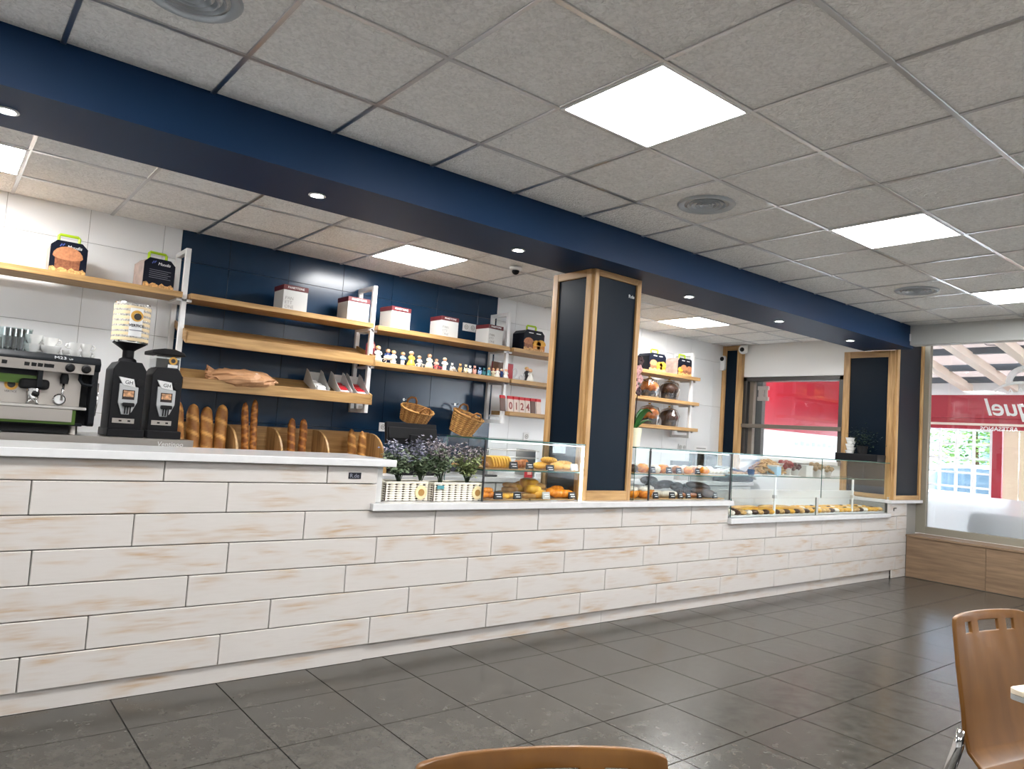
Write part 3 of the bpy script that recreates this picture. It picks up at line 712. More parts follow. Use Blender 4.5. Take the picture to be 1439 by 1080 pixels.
# case 2
tg = 'price tags in the middle case'
tray(4.22, 4.80, 3.73, 4.10, Z1U, 'wooden tray under buns by the pillar', 'trays in the middle case'); tray(4.82, 5.38, 3.73, 4.10, Z1U, 'wooden tray under cakes near the long case', 'trays in the middle case')
tray(4.22, 4.80, 3.73, 4.10, Z1, 'wooden tray under muffins by the pillar', 'trays in the middle case'); tray(4.82, 5.38, 3.73, 4.10, Z1, 'wooden tray under chocolate loaves', 'trays in the middle case')
lab2 = {'choc':'dark chocolate bun on the upper shelf of the middle case','puff_orange':'orange glazed bun on the upper shelf of the middle case','sugar':'sugar dusted white bun on the upper shelf of the middle case','bun_brown':'brown glazed bun on the upper shelf of the middle case'}
for k, (px, y_, s, mt) in enumerate(((889,3.80,.042,'choc'),(894,3.87,.045,'sugar'),(903,3.80,.048,'puff_orange'),(911,3.86,.045,'sugar'),(921,3.79,.045,'sugar'),(930,3.80,.047,'puff_orange'),(934,3.88,.045,'bun_brown'),(947,3.86,.045,'sugar'),(951,3.80,.044,'bun_brown'),(962,3.84,.045,'sugar'),(967,3.80,.042,'puff_orange'),(975,3.88,.045,'bun_brown'),(984,3.90,.048,'sugar'),(990,3.80,.044,'puff_orange'),(996,3.86,.046,'sugar'))):
    q = ony(px, 655, y_); place('bun', bun_me('bun2'+mt, mt, k % 3, rz=.8), lab2[mt], 'bun', 'buns on the upper shelf of the middle case', (q.x, y_, A), s, (0, 0, k*1.3))
for k in range(12):
    px = 1001+k*1.9; y_ = 3.79+(k % 3)*.05; q = ony(px, 657, y_)
    place('meringue', bun_me('meringue', 'sugar', k % 4, amp=.3, rz=.7), 'small pale cream cake on a white tray next to the long case', 'cake', 'pale cream cakes', (q.x, y_, A+.006), .03, (0, 0, k))
tag(MB().box(5.14, 5.39, 3.74, 4.0, A, A+.006).build('tray', 'white_card', bevel=.001), 'white tray under the pale cream cakes', 'tray')
for n_, px in enumerate((919, 941.5, 955.5, 982)):
    price_tag(px, 657, 3.74, A, w=.06, h=.05, label=['black price tag before the sugar bun near the pillar', 'black price tag after the orange bun in the middle case', 'black price tag before a brown bun in the middle case', 'tall black price tag between orange buns in the middle case'][n_], group=tg)
for k, (px, y_) in enumerate(((888,3.80),(904,3.79),(896,3.90),(911,3.90))):
    q = ony(px, 695, y_); t = thing('muffin', 'orange muffin with white sugar top by the pillar foot', 'muffin', (q.x, y_, B), k, 'sugar topped muffins')
    put('body', bun_me('muffin_body', 'puff_orange', k % 2, rz=.8), t, (0,0,0), None, (.052,.052,.052)); put('sugar_top', bun_me('muffin_top', 'sugar', k % 2, rz=.5), t, (0,0,.045), None, (.045,.045,.05))
for k, (px, y_, z, s, mt) in enumerate(((922,3.86,B,.16,'sugar'),(937,3.82,B,.16,'sugar'),(945,3.85,B,.14,'sugar'),(920,4.0,B+.05,.2,'choc'),(935,3.98,B+.06,.2,'choc'),(950,3.96,B+.045,.2,'choc'),(960,3.90,B,.2,'choc'),(967,3.95,B+.045,.18,'choc'),(958,3.80,B,.12,'bun_brown'),(972,3.80,B,.12,'bun_brown'),(911,4.04,B+.085,.2,'choc'))):
    q = ony(px, 693, y_); place('braided_loaf', twist_me('braid'+mt, mt, k % 3, rid=5), {'sugar':'white sugared braid on the floor of the middle case','choc':'dark chocolate braid piled on the floor of the middle case','bun_brown':'pinkish brown roll behind black tags in the middle case'}[mt], 'pastry', {'sugar':'sugared braids','choc':'chocolate braids','bun_brown':'pinkish rolls'}[mt], (q.x, y_, z), s, (0, 0, .25*((k % 3)-1)))
for k, (px, y_, z, s) in enumerate(((980,3.88,B+.045,.28),(988,3.80,B,.28),(986,3.95,B,.26))):
    q = ony(px, 692, y_); place('chocolate_loaf', twist_me('choc_loaf', 'choc', 4, amp=.03, rid=1), 'large smooth dark chocolate loaf near the end of the middle case', 'bread', 'large chocolate loaves', (q.x, y_, z), (s, s, s*.9), (0, .12, -.15))
for n_, px in enumerate((922.5, 945.5, 957.5, 968.5, 984, 1006)):
    price_tag(px, 699, 3.735, B, w=.06, h=.05, label=['black price tag before the white braids next to the glass joint', 'black price tag on the case floor right of the white braids', 'black price tag among the pinkish rolls, left one', 'black price tag in the middle of the pinkish rolls', 'wide black price tag before the large chocolate loaf', 'black price tag beyond the large chocolate loaf'][n_].replace(', left one', ' before the chocolate braids'), group=tg)
# case 3 upper shelf
ZS = .72+.3605
for a, b_, mt, lb in ((5.50, 6.02, 'white_card', 'white tray under the first cookies in the long case'), (6.05, 6.70, 'white_card', 'white tray under the cookie mound in the long case')):
    tag(MB().box(a, b_, 3.78, 4.10, ZS, ZS+.008).build('tray', mt, bevel=.002), lb, 'tray')
ck = slab_me('cookie', 'cookie', 1, r=1, h=.45, m=12)
for k in range(28):
    x = 5.54+.068*(k % 7)+rnd.uniform(-.002, .002); y_ = 3.82+.068*(k//7); place('cookie', ck, 'small pale cookie scattered on the first tray of the long case', 'cookie', 'scattered cookies', (x, y_, ZS+.0085), .030, (rnd.uniform(-.05,.05), rnd.uniform(-.05,.05), k))
for k in range(70):
    t = k/70; r = .24*(1-t)**.6; a = k*2.4
    place('cookie', ck, 'rough brown cookie in the tall mound on the long case shelf', 'cookie', 'mound of cookies', (6.36+r*math.cos(a)*1.05, 3.94+r*math.sin(a)*.55, ZS+.012+.12*t), .034, (rnd.uniform(-.6,.6), rnd.uniform(-.6,.6), k))
q = ony(1057, 658, 3.76); place('dark_cup', MB().lathe([(.0,0),(.026,0),(.034,.055),(.030,.055),(.02,.006)], 16, cap=False).mesh('dark_cup', 'soft_black', True), 'small dark cup in front of the cookie mound', 'cup', None, (q.x, 3.77, ZS), 1)
# rose bunches in the case
def rose_bunch(px, y_, col, label, n=7, s=1):
    q = ony(px, 655, y_); t = thing('rose_bunch', label, 'flowers', (q.x, y_, ZS))
    MB().lathe([(.0,0),(.03*s,0),(.045*s,.07*s),(.04*s,.07*s)], 14, cap=False).build('pot', 'grey_card', t, smooth=True)
    for k in range(n):
        a = k*2.4; r = .05*s*(k/n)**.5
        c = Vector((r*math.cos(a), r*math.sin(a), .09*s+.02*s*math.cos(k)))
        MB().ball(c, .026*s, .026*s, .024*s, 10, 7, fn=lambda d: (1+.12*math.sin(6*d.x+5*d.y+9*d.z), 0)).build('blossom', col, t, smooth='all')
    return t
plain('rose_red', srgb(128,18,34), .6); plain('rose_dark', srgb(62,22,34), .6); plain('rose_tan', srgb(130,104,72), .7); plain('box_blue', srgb(150,190,215), .5)
rose_bunch(1105, 3.86, 'rose_red', 'bunch of deep red roses in a small pot in the long case', 8, 1.15); rose_bunch(1117, 3.84, 'rose_dark', 'bunch of dark burgundy blooms beside the red roses', 7, 1.0)
rose_bunch(1148, 3.86, 'rose_tan', 'bunch of tan dried blooms in the long case', 7, 1.1); rose_bunch(1164, 3.90, 'rose_tan', 'low tan blooms at the end of the case shelf', 6, .9)
for px, y_, w, h, mt, lb in ((1089, 3.82, .09, .10, 'box_blue', 'pale blue carton beside the cookie mound'), (1097, 3.9, .10, .12, 'white_card', 'white carton behind the red roses'), (1132, 3.88, .16, .11, 'white_card', 'wide white cake box between roses and tan blooms')):
    q = ony(px, 668, y_); t = thing('carton', lb, 'box', (q.x, y_, ZS), .1)
    MB().box(-w/2, w/2, -.04, .06, 0, h*.86).build('body', mt, t, bevel=.002, seg=1); MB().box(-w/2-.002, w/2+.002, -.042, .062, h*.86, h).build('lid', 'white_card', t, bevel=.002, seg=1)
# case 3 lower deck
ZD = .72+.0145
spots = [(5.51+.088*a, 3.745+.086*c) for a in range(4) for c in range(4)]+[(5.87+.088*a, 3.745) for a in range(12)]
for k, (x, y_) in enumerate(spots):
    x += rnd.uniform(-.004, .004); mt = ('sugar', 'bread_pale', 'sugar', 'bread_pale', 'choc')[k % 5] if k < 16 else ('choc', 'bread_pale', 'choc', 'puff_yellow')[k % 4]
    place('petit_four', bun_me('petit'+mt, mt, k % 2, rz=.6), {'sugar':'tiny white petit four on the deck of the long case','bread_pale':'tiny golden petit four on the deck of the long case','choc':'tiny chocolate petit four on the deck of the long case','puff_yellow':'tiny yellow petit four in front of the flat pies'}[mt], 'pastry', 'petits fours near the middle case', (x, y_, ZD), .038, (0, 0, k))
for k, (x, y_, s, mt) in enumerate(((6.10,3.86,.48,'puff_yellow'),(6.62,3.86,.50,'puff_yellow'),(6.10,4.00,.46,'bread_pale'),(6.62,4.00,.48,'bread_pale'))):
    place('flat_pie', twist_me('pie'+mt, mt, 5, amp=.03, rid=1, flat=.55), {'bread_pale':'long pale flat pie on the deck of the long case','puff_yellow':'long golden flat pie on the deck of the long case','choc':'short dark chocolate bar cake on the deck'}[mt], 'pie', 'flat pies', (x, y_, ZD-.01*s), (s, s*.8, s*.42), (0, 0, .1*(k % 3-1)))
spots = [(6.98+.088*a, 3.745+.086*c) for a in range(17) for c in range(4)]
for k, (x, y_) in enumerate(spots):
    x += rnd.uniform(-.004, .004); mt = ('puff_yellow', 'bread_pale', 'sugar', 'puff_yellow', 'bread_pale', 'choc', 'puff_yellow')[k % 7]
    place('petit_four', bun_me('petit'+mt, mt, k % 2, rz=.6), {'puff_yellow':'tiny yellow petit four at the window end of the long case','bread_pale':'tiny golden petit four at the window end of the long case','sugar':'tiny white petit four at the window end of the long case','choc':'tiny chocolate petit four at the window end of the long case'}[mt], 'pastry', 'petits fours near the window', (x, y_, ZD), .038, (0, 0, k))
# ================================================================== wall shelving
SY0, SY1 = 5.56, 5.86
def upright(x, z0, z1, label):
    t = thing('shelf_upright', label, 'shelf support', (x, YB, 0), 0, 'white metal shelf uprights')
    MB().box(-.018, .018, -.30, -.265, z0, z1).build('front_post', 'white_metal', t, bevel=.002, seg=1)
    MB().box(-.018, .018, -.036, -.001, z0, z1).build('rear_post', 'white_metal', t, bevel=.002, seg=1)
    for z in (z0, z1-.035): MB().box(-.018, .018, -.265, -.036, z, z+.035).build('arm', 'white_metal', t, bevel=.002, seg=1)
    return t
upright(1.372, 1.40, 2.50, 'white metal shelf upright between white wall and navy wall'); upright(2.905, 1.40, 2.50, 'white metal shelf upright between bread shelves and figurine shelf')
upright(4.395, 1.40, 2.50, 'white metal shelf upright at the right edge of the navy wall'); upright(7.33, 1.40, 2.46, 'white metal shelf upright beside the wrapped panettones')
def shelf(x0, x1, zt, label, y0=SY0, y1=SY1):
    t = thing('wall_shelf', label, 'shelf', ((x0+x1)/2, y0, zt-.04)); w = (x1-x0)/2
    MB().box(-w, w, 0, y1-y0, 0, .04).build('board', 'oak', t, bevel=.002, seg=1)
    for s in (-1, 1): MB().box(s*w-.025, s*w+.025, .06, .30, -.018, -.001).build('bracket', 'white_metal', t)
    return t
shelf(-1.2, 1.345, 2.165, 'oak shelf above the coffee machine holding two dark panettone boxes')
shelf(1.40, 2.885, 2.165, 'oak top shelf on the navy wall holding two white boxes, above the slanted bread shelves')
shelf(2.925, 4.375, 2.155, 'oak top shelf on the navy wall holding three white boxes')
shelf(2.925, 4.40, 1.845, 'oak shelf lined with small cake figurines')
shelf(4.425, 5.87, 2.155, 'oak top shelf by the tall pillar holding a dark panettone box'); shelf(4.425, 5.87, 1.845, 'oak shelf by the tall pillar with the wedding couple'); shelf(4.425, 5.87, 1.525, 'oak lowest shelf by the tall pillar with red-topped packets')
shelf(5.93, 7.41, 2.155, 'oak top shelf with two dark panettone boxes beyond the pillar'); shelf(5.93, 7.41, 1.845, 'oak middle shelf with two wrapped panettones beyond the pillar'); shelf(5.93, 7.41, 1.525, 'oak lowest shelf with two wrapped panettones beyond the pillar')
def bread_shelf(zl, label):
    t = thing('slanted_shelf', label, 'shelf', (2.145, SY0-.03, zl)); w = .755
    MB().box(-w, w, 0, .018, 0, .085).build('front_lip', 'oak', t, bevel=.002, seg=1)
    for k in range(5):
        y0, y1 = .018+k*.066, .018+(k+1)*.066-.003; s = .42
        MB().prism([(y0, .005+y0*s), (y1, .005+y1*s), (y1, .020+y1*s), (y0, .020+y0*s)], 0, -w+.012, w-.012).build('slat', 'oak', t)
    for s in (-1, 1): MB().prism([(.0,0),(.35,.14),(.35,.19),(.0,.085)], 0, s*w-.006, s*w+.006).build('end_panel', 'oak_y', t)
    return t
bread_shelf(1.800, 'upper slanted oak bread shelf with a front lip, empty'); bread_shelf(1.470, 'lower slanted oak bread shelf holding a paper bag and small cartons')

# white boxes with maroon lids
wb = None
for k, (px, s) in enumerate(((412, 1), (502, 1), (562.5, .98), (632, .95), (697, .95))):
    q = ony(px, 440, 5.62); zt = 2.165 if k < 2 else 2.155
    lab = ['white panettone box with maroon lid alone in the middle of its shelf', 'white panettone box with maroon lid beside the tall white upright', 'white panettone box with bright maroon lid left of the others on the long shelf', 'white panettone box with maroon lid in the middle of three', 'white panettone box with maroon lid at the edge of the navy wall'][k].replace('left of the others on the long shelf', 'just past the tall white upright')
    if wb is None:
        wb = thing('panettone_box', lab, 'box', (q.x, 5.60, zt), 0, 'white panettone boxes')
        MB().box(-.10, .10, 0, .20, 0, .168).build('body', 'white_card', wb, bevel=.002, seg=1)
        l_ = MB().box(-.103, .103, -.003, .203, .160, .200).build('lid', 'maroon', wb, bevel=.002, seg=1)
        text('PANETTONE', .024, 'print_white', (.0, -.0036, .173), (1,0,0), (0,0,1), l_, align='CENTER')
        for j, s_ in enumerate(('PAN', 'ETT', 'ONE')): text(s_, .036, 'print_grey', (-.085, -.0008, .083-.034*j), (1,0,0), (0,0,1), wb, offset=-.0006)
    else: dup(wb, (q.x, 5.60, zt), (0, 0, (0, .0, .05, .02, .08)[k]), lab, scale=(s, s, s))
# dark panettone boxes with lime handle
toned('cake_print', srgb(96,48,30), srgb(206,140,98), rough=.5, nscale=60, namt=.9); plain('crumb_print', srgb(206,158,98), .6, var=.5, vscale=70)
toned('slice_print', srgb(190,100,20), srgb(246,190,60), rough=.5, nscale=70, namt=.9)
plain('box_dark', srgb(16,20,34), .35, spec=.2); plain('box_side', srgb(170,150,140), .4, var=.25, vscale=15); plain('print_blue', srgb(70,90,170), .5)
def dark_box(loc, rz, label, kind, w=.215, h=.215, d=.19):
    t = thing('panettone_box', label, 'box', loc, rz, 'dark panettone boxes'); c = .035
    MB().prism([(-w/2,0),(w/2,0),(w/2,h-c),(w/2-c,h),(-w/2+c,h),(-w/2,h-c)], 1, 0, .006).build('front_face', 'box_dark', t)
    MB().prism([(-w/2+.004,.002),(w/2-.004,.002),(w/2-.004,h-c-.004),(w/2-c-.004,h-.004),(-w/2+c+.004,h-.004),(-w/2+.004,h-c-.004)], 1, .0062, d).build('body', 'box_side' if kind != 'duo' else 'box_dark', t)
    hd = MB().tube([(-.06,d*.3,h-.004),(-.06,d*.3,h+.04),(-.052,d*.3,h+.048),(.052,d*.3,h+.048),(.06,d*.3,h+.04),(.06,d*.3,h-.004)], .010, 6)
    hd.build('handle', 'lime', t)
    def cake(x, s, mat='cake_print'):
        b_ = MB().prism([(x-.058*s,.012),(x+.058*s,.012),(x+.060*s,.085*s),(x-.060*s,.085*s)], 1, -.0015, .001)
        b_.tone = [.25]*len(b_.v); n0 = len(b_.v)
        b_.prism([(x+.072*s*math.cos(a), .092*s+.055*s*math.sin(a)*(1 if math.sin(a) > 0 else .35)) for a in [2*PI*i/18 for i in range(18)]], 1, -.0025, .001); b_.tone += [.7]*(len(b_.v)-n0)
        b_.build('cake_picture', mat, t)
    if kind == 'front': cake(-.005, 1.22)
    if kind == 'duo': cake(-.07, .92); cake(.035, .80, 'slice_print'); cake(.095, .86, 'slice_print')
    if kind == 'duo2': cake(-.10, .7, 'slice_print'); cake(-.03, .92, 'cake_print'); cake(.085, .88)
    pts = [(-w/2+.002,.001)]+[(-w/2+.002+(w-.004)*i/10, .032+.010*math.sin(i*2.3)) for i in range(11)]+[(w/2-.002,.001)]
    MB().prism(pts, 1, -.0032, .001).build('crumb_picture', 'crumb_print', t)
    if kind in ('front', 'back'):
        text('Muudis', .030, 'print_white', (-.015, -.001, h-.045), (1,0,0), (0,0,1), t, shear=.2)
        MB().tube([(-.055,-.001,h-.04),(-.045,-.001,h-.022),(-.04,-.001,h-.034),(-.03,-.001,h-.018)], .004, 5).build('emblem', 'print_blue', t)
    else:
        for x in (-.05, .05): MB().box(x-.025, x+.035, -.001, .001, h-.034, h-.026).build('print_line', 'print_white', t)
    if kind == 'back':
        for j in range(5): MB().box(-.07, .08-.02*(j % 2), -.0008, .001, .13-.014*j, .133-.014*j).build('print_line', 'print_dim', t)
    return t
q = ony(94, 382, 5.62); dark_box((q.x, 5.61, 2.165), .02, 'dark panettone box with lime handle and a cake picture on its front', 'front')
q = ony(220, 402, 5.62); dark_box((q.x+.01, 5.62, 2.165), .16, 'dark panettone box with lime handle turned to its text side, near the upright', 'back')
q = ony(745, 490, 5.64); dark_box((q.x+.03, 5.62, 2.155), 0, 'dark panettone box with lime handle half behind the tall pillar', 'duo', w=.27)
q = ony(922, 515, 5.64); dark_box((q.x, 5.62, 2.155), 0, 'dark panettone box with lime handle and yellow slice pictures beyond the pillar', 'duo', w=.30)
q = ony(961, 522, 5.64); dark_box((q.x, 5.62, 2.155), .06, 'dark panettone box with lime handle at the outer end of the top shelf', 'duo2', w=.30)
# wrapped panettones
thin_glass('film', (.98,.98,.98,1), 3.0)
def wrapped(px, zt, label, dome, paper, s=1.0, extra=None):
    q = ony(px, 550, 5.70); t = thing('wrapped_panettone', label, 'cake', (q.x, 5.70, zt), px, 'wrapped panettones')
    MB().lathe([(0,.001),(.088*s,.001),(.092*s,.105*s),(.0,.105*s)], 24, cap=False).build('paper_case', paper, t, smooth=True)
    MB().ball((0,0,.125*s), .112*s, .112*s, .085*s, 18, 10, fn=nfun(px, .12, 2)).build('dome', dome, t, smooth='all')
    b_ = MB(); m_ = 22; prof = [(.105,.001),(.118,.05),(.128,.13),(.10,.205),(.03,.225),(.012,.245),(.03,.285)]
    b_.lathe([(r*s, z*s) for r, z in prof], m_, cap=False)
    b_.v = [(x*(1+.05*math.sin(7*math.atan2(y_, x)+z*40)), y_*(1+.05*math.sin(7*math.atan2(y_, x)+z*40)), z) for x, y_, z in b_.v]
    b_.build('clear_wrap', 'film', t)
    MB().lathe([(.013*s,.238*s),(.016*s,.245*s),(.013*s,.252*s)], 10, cap=False).build('tie', extra or 'gold', t)
plain('paper_black', (.03,.03,.035,1), .5)
wrapped(912, 1.845, 'clear wrapped panettone with shiny brown dome beside another on the middle shelf', 'bun_brown', 'paper_black', 1.0)
wrapped(940, 1.845, 'clear wrapped panettone with cracked cocoa dome at the outer side of the middle shelf', 'choc', 'paper_black', 1.02)
wrapped(914, 1.525, 'clear wrapped panettone with toasted dome and pink tag on the lowest shelf', 'bun_brown', 'paper_black', 1.02)
wrapped(942, 1.525, 'clear wrapped dark green panettone on the lowest shelf', 'choc', 'paper_black', .98)
plain('pink', srgb(214,120,160), .5)
# paper bag
q = ony(337, 532, 5.66); t = thing('paper_bag', 'crumpled brown paper bag lying on the lower slanted shelf', 'bag', (q.x, 5.63, 1.545), -.03)
b_ = MB().ball((0,0,.045), .25, .13, .062, 30, 16, fn=lambda d: (1+.18*noise.noise(d*3.2)+.10*abs(noise.noise(d*7)), .5)); b_.xf(Matrix.Rotation(.30, 4, 'X'))
plain('kraft', srgb(172,128,90), .6, bump=.8, bscale=25, var=.15); b_.build('bag_body', 'kraft', t)
b_ = MB()
for k in range(14):
    a0, a1 = 2*PI*k/14, 2*PI*(k+1)/14
    r0, r1 = .035+.012*math.sin(k*2.7), .035+.012*math.sin((k+1)*2.7)
    b_.quad((-.17,.02+.03*math.cos(a0),.05+.03*math.sin(a0)), (-.17,.02+.03*math.cos(a1),.05+.03*math.sin(a1)), (-.25,.02+1.3*r1*math.cos(a1),.065+1.3*r1*math.sin(a1)), (-.25,.02+1.3*r0*math.cos(a0),.065+1.3*r0*math.sin(a0)))
b_.build('twisted_neck', 'kraft', t); MB().box(-.045,.045,-.03,.03,0,.002).xf(Matrix.Rotation(.75, 4, 'X')).build('sticker', 'print_white', t, loc=(.06,-.075,.068))
# cartons of sachets on the slanted shelf
def sachet_carton(px, label, fill, w=.115):
    q = ony(px, 545, 5.62); t = thing('open_carton', label, 'box', (q.x, 5.570, 1.530), 0, 'open cartons on the slanted shelf'); t.rotation_euler = (.40, 0, .04)
    b_ = MB().box(-w/2, w/2, 0, .24, 0, .003); b_.box(-w/2, w/2, .237, .24, 0, .09)
    for s in (-1, 1): b_.prism([(0,0),(.24,0),(.24,.115),(.20,.115),(.05,.055),(0,.045)], 0, s*w/2-.0015, s*w/2+.0015)
    b_.build('carton', 'grey_card' if fill != 'red' else 'white_card', t); 
    MB().box(-w/2, w/2, 0, .003, 0, .03).build('front_flap', 'white_card' if fill == 'white' else 'red_print', t)
    for k in range(6):
        c = (rnd.uniform(-.02,.02), .03+.028*k, .015+.01*(k % 2))
        MB().box(c[0]-.035, c[0]+.035, c[1]-.012, c[1]+.03, c[2], c[2]+.012).build('sachet', ['print_white', 'red_print'][(k % 2) if fill == 'red' else 0], t, bevel=.003, seg=1)
    return t
sachet_carton(449, 'open grey carton of white sachets on the slanted shelf', 'white', .125); sachet_carton(482, 'open carton with red front and red sachets on the slanted shelf', 'red', .11); sachet_carton(505, 'open carton with stacked red and white sachets beside the upright', 'red', .12)
# bread bin
bin_ = thing('bread_bin', 'oak bread bin with rounded dividers standing under the slanted shelves', 'bread bin', (1.40, 5.50, .90))
MB().box(0, 1.68, .365, .38, 0, .33).build('back_board', 'oak', bin_); MB().box(0, 1.68, 0, .38, 0, .02).build('base', 'oak', bin_); MB().box(0, 1.68, 0, .015, .02, .11).build('front_board', 'oak', bin_)
for x in (.0, .415, .76, 1.15, 1.655):
    pts = [(.02,.02),(.365,.02),(.365,.325),(.30,.325)]+[(.30-.28*math.sin(a), .09+.235*math.cos(a)) for a in [PI/2*i/8 for i in range(1, 9)]]
    d = MB().prism(pts, 0, x, x+.016).build('divider', 'oak_z', bin_)
    MB().box(x+.0159, x+.0165, .13, .20, .17, .18).build('slot', 'coffee_dark', d)
# baguettes
def baguette_me(kind):
    n = 44; k = ('bag', kind)
    L_, r, rid, amp, lat = {'fat': (.62, .047, 4.0, .13, 0), 'thin': (.68, .028, 7, .10, 1), 'short': (.55, .033, 6, .12, 0), 'tip': (.50, .038, 4, .14, 0)}[kind]
    path = [(.006*math.sin(5*i/n), .004*math.cos(4*i/n), L_*i/n) for i in range(n+1)]
    def prof(t):
        u = abs(2*t-1); return max(.12, (1-u**(6 if kind != 'tip' else 3))**.5)
    def bp(t, a):
        s = math.sin(2*PI*rid*t+a); 
        if lat: s = max(s, math.sin(2*PI*rid*t-a))
        g = max(0, s)**2; cut = max(0, min(1, (s-.62)*5)); return amp*(g-.35)-.10*cut, .22+.70*cut+.12*math.sin(3*a+t*11)
    return MB().tube(path, [r*prof(i/n) for i in range(n+1)], 18, bp).mesh('baguette', {'fat':'crust','thin':'crust_dark','short':'crust_dark','tip':'crust'}[kind], smooth='all')
bm_ = {k: baguette_me(k) for k in ('fat', 'thin', 'short', 'tip')}; LEN = {'fat': .62, 'thin': .68, 'short': .55, 'tip': .50}
for px, py, kind, lab in ((272, 567, 'fat', 'thick golden baguette closest to the second grinder'), (291, 571, 'fat', 'thick golden baguette in the middle of the thick three'), (311, 568, 'fat', 'thick golden baguette touching the first bin divider'), (345, 565, 'thin', 'thin dark baguette, the shorter of the tall latticed pair'), (358, 561, 'thin', 'thin dark baguette, the tallest in the bread bin'), (409, 587, 'short', 'slender brown baguette closer to the tall latticed pair'), (424, 588, 'short', 'slender brown baguette on the short pointed side of its pair'), (492, 602, 'tip', 'short pointed baguette beside an empty bin bay'), (506, 605, 'tip', 'short pointed baguette against the last bin divider')):
    q = ony(px, py, 5.73); s = (q.z-.93)/(LEN[kind]*.985)
    L3 = (lab, 'baguettes in the bread bin')
    tag(put('baguette', bm_[kind], None, (q.x, 5.66, .925), (-.10, 0, rnd.uniform(0, 6)), (1, 1, s)), L3[0], 'bread', L3[1]).rotation_mode = 'ZYX'
q = ony(250, 575, 5.62); tag(put('baguette', bm_['fat'], None, (q.x+.048, 5.60, .925), (-.08, -.11, 2), (.7, .7, .74)), 'pale baguette leaning over behind the second grinder', 'bread').rotation_mode = 'ZYX'
# ================================================================== figurines
for n_, c in dict(fig_white=(235,232,225), fig_skin=(222,170,135), fig_hair=(96,62,38), fig_blond=(205,170,95), fig_blue=(60,95,165), fig_sky=(150,180,225), fig_navy=(25,50,105), fig_yellow=(240,205,80), fig_red=(195,45,60), fig_pink=(235,175,160), fig_teal=(70,140,150), fig_tan=(210,170,105), fig_black=(28,26,30), fig_cream=(238,225,195), fig_book=(150,60,75)).items():
    plain(n_, srgb(*c), .4)
def figurine(x, y_, z, h, label, body='fig_white', hair='fig_hair', kind='suit', prop=None, pcol='fig_white', rz=0):
    t = thing('cake_figurine', label, 'figurine', (x, y_, z), rz, 'cake figurines on the shelf'); s = h/.12
    def P(b_, n, m_, sm='all'): b_.xf(Matrix.Diagonal((s*1.4, s*1.4, s*1.08, 1))); return b_.build(n, m_, t, smooth=sm)
    P(MB().lathe([(0,0),(.024,0),(.024,.005),(0,.005)], 16, cap=False), 'base', 'fig_white', True)
    if kind == 'dress': P(MB().lathe([(.026,.005),(.024,.02),(.014,.05),(.010,.058),(.013,.072),(.008,.084)], 14), 'body', body)
    elif kind == 'suit':
        for sx in (-1, 1): P(MB().tube([(sx*.007,0,.005),(sx*.007,0,.045)], [.0065,.0075], 8), 'leg', body if body != 'fig_sky' else 'fig_white')
        P(MB().lathe([(.011,.042),(.014,.055),(.015,.075),(.007,.086)], 12, sy=.75), 'body', body)
    else: P(MB().ball((0,0,.036), .024, .021, .032, 12, 8), 'body', body)
    for sx in (-1, 1): P(MB().tube([(sx*.014,0,.076),(sx*.020,-.004,.060),(sx*.012,-.013,.052)], [.005,.0045,.004], 6), 'arm', body)
    P(MB().ball((0,-.001,.098), .0135, .013, .0155, 12, 8), 'head', 'fig_skin' if kind != 'animal' else body)
    if kind != 'animal': P(MB().ball((0,.003,.103), .0148, .0138, .0135, 12, 8), 'hair', hair)
    else:
        for sx in (-1, 1): P(MB().ball((sx*.010,0,.112), .005, .004, .006, 8, 6), 'ear', body)
    if prop in ('bike', 'pram'):
        for dx in (-.028, .030):
            b_ = MB(); b_.tube([(dx+.016*math.cos(a), -.02, .018+.016*math.sin(a)) for a in [2*PI*i/14 for i in range(15)]], .0028, 6, cap=False); P(b_, 'wheel', pcol)
        P(MB().tube([(-.028,-.02,.018),(-.01,-.02,.04),(.02,-.02,.036),(.030,-.02,.018)], .0035, 6), 'frame', pcol)
        if prop == 'pram': P(MB().ball((0,-.02,.045), .03, .014, .018, 12, 8), 'carriage', pcol)
    return t
ZF = 1.845
def fx(px, y_=5.62): return ony(px, 510, y_).x
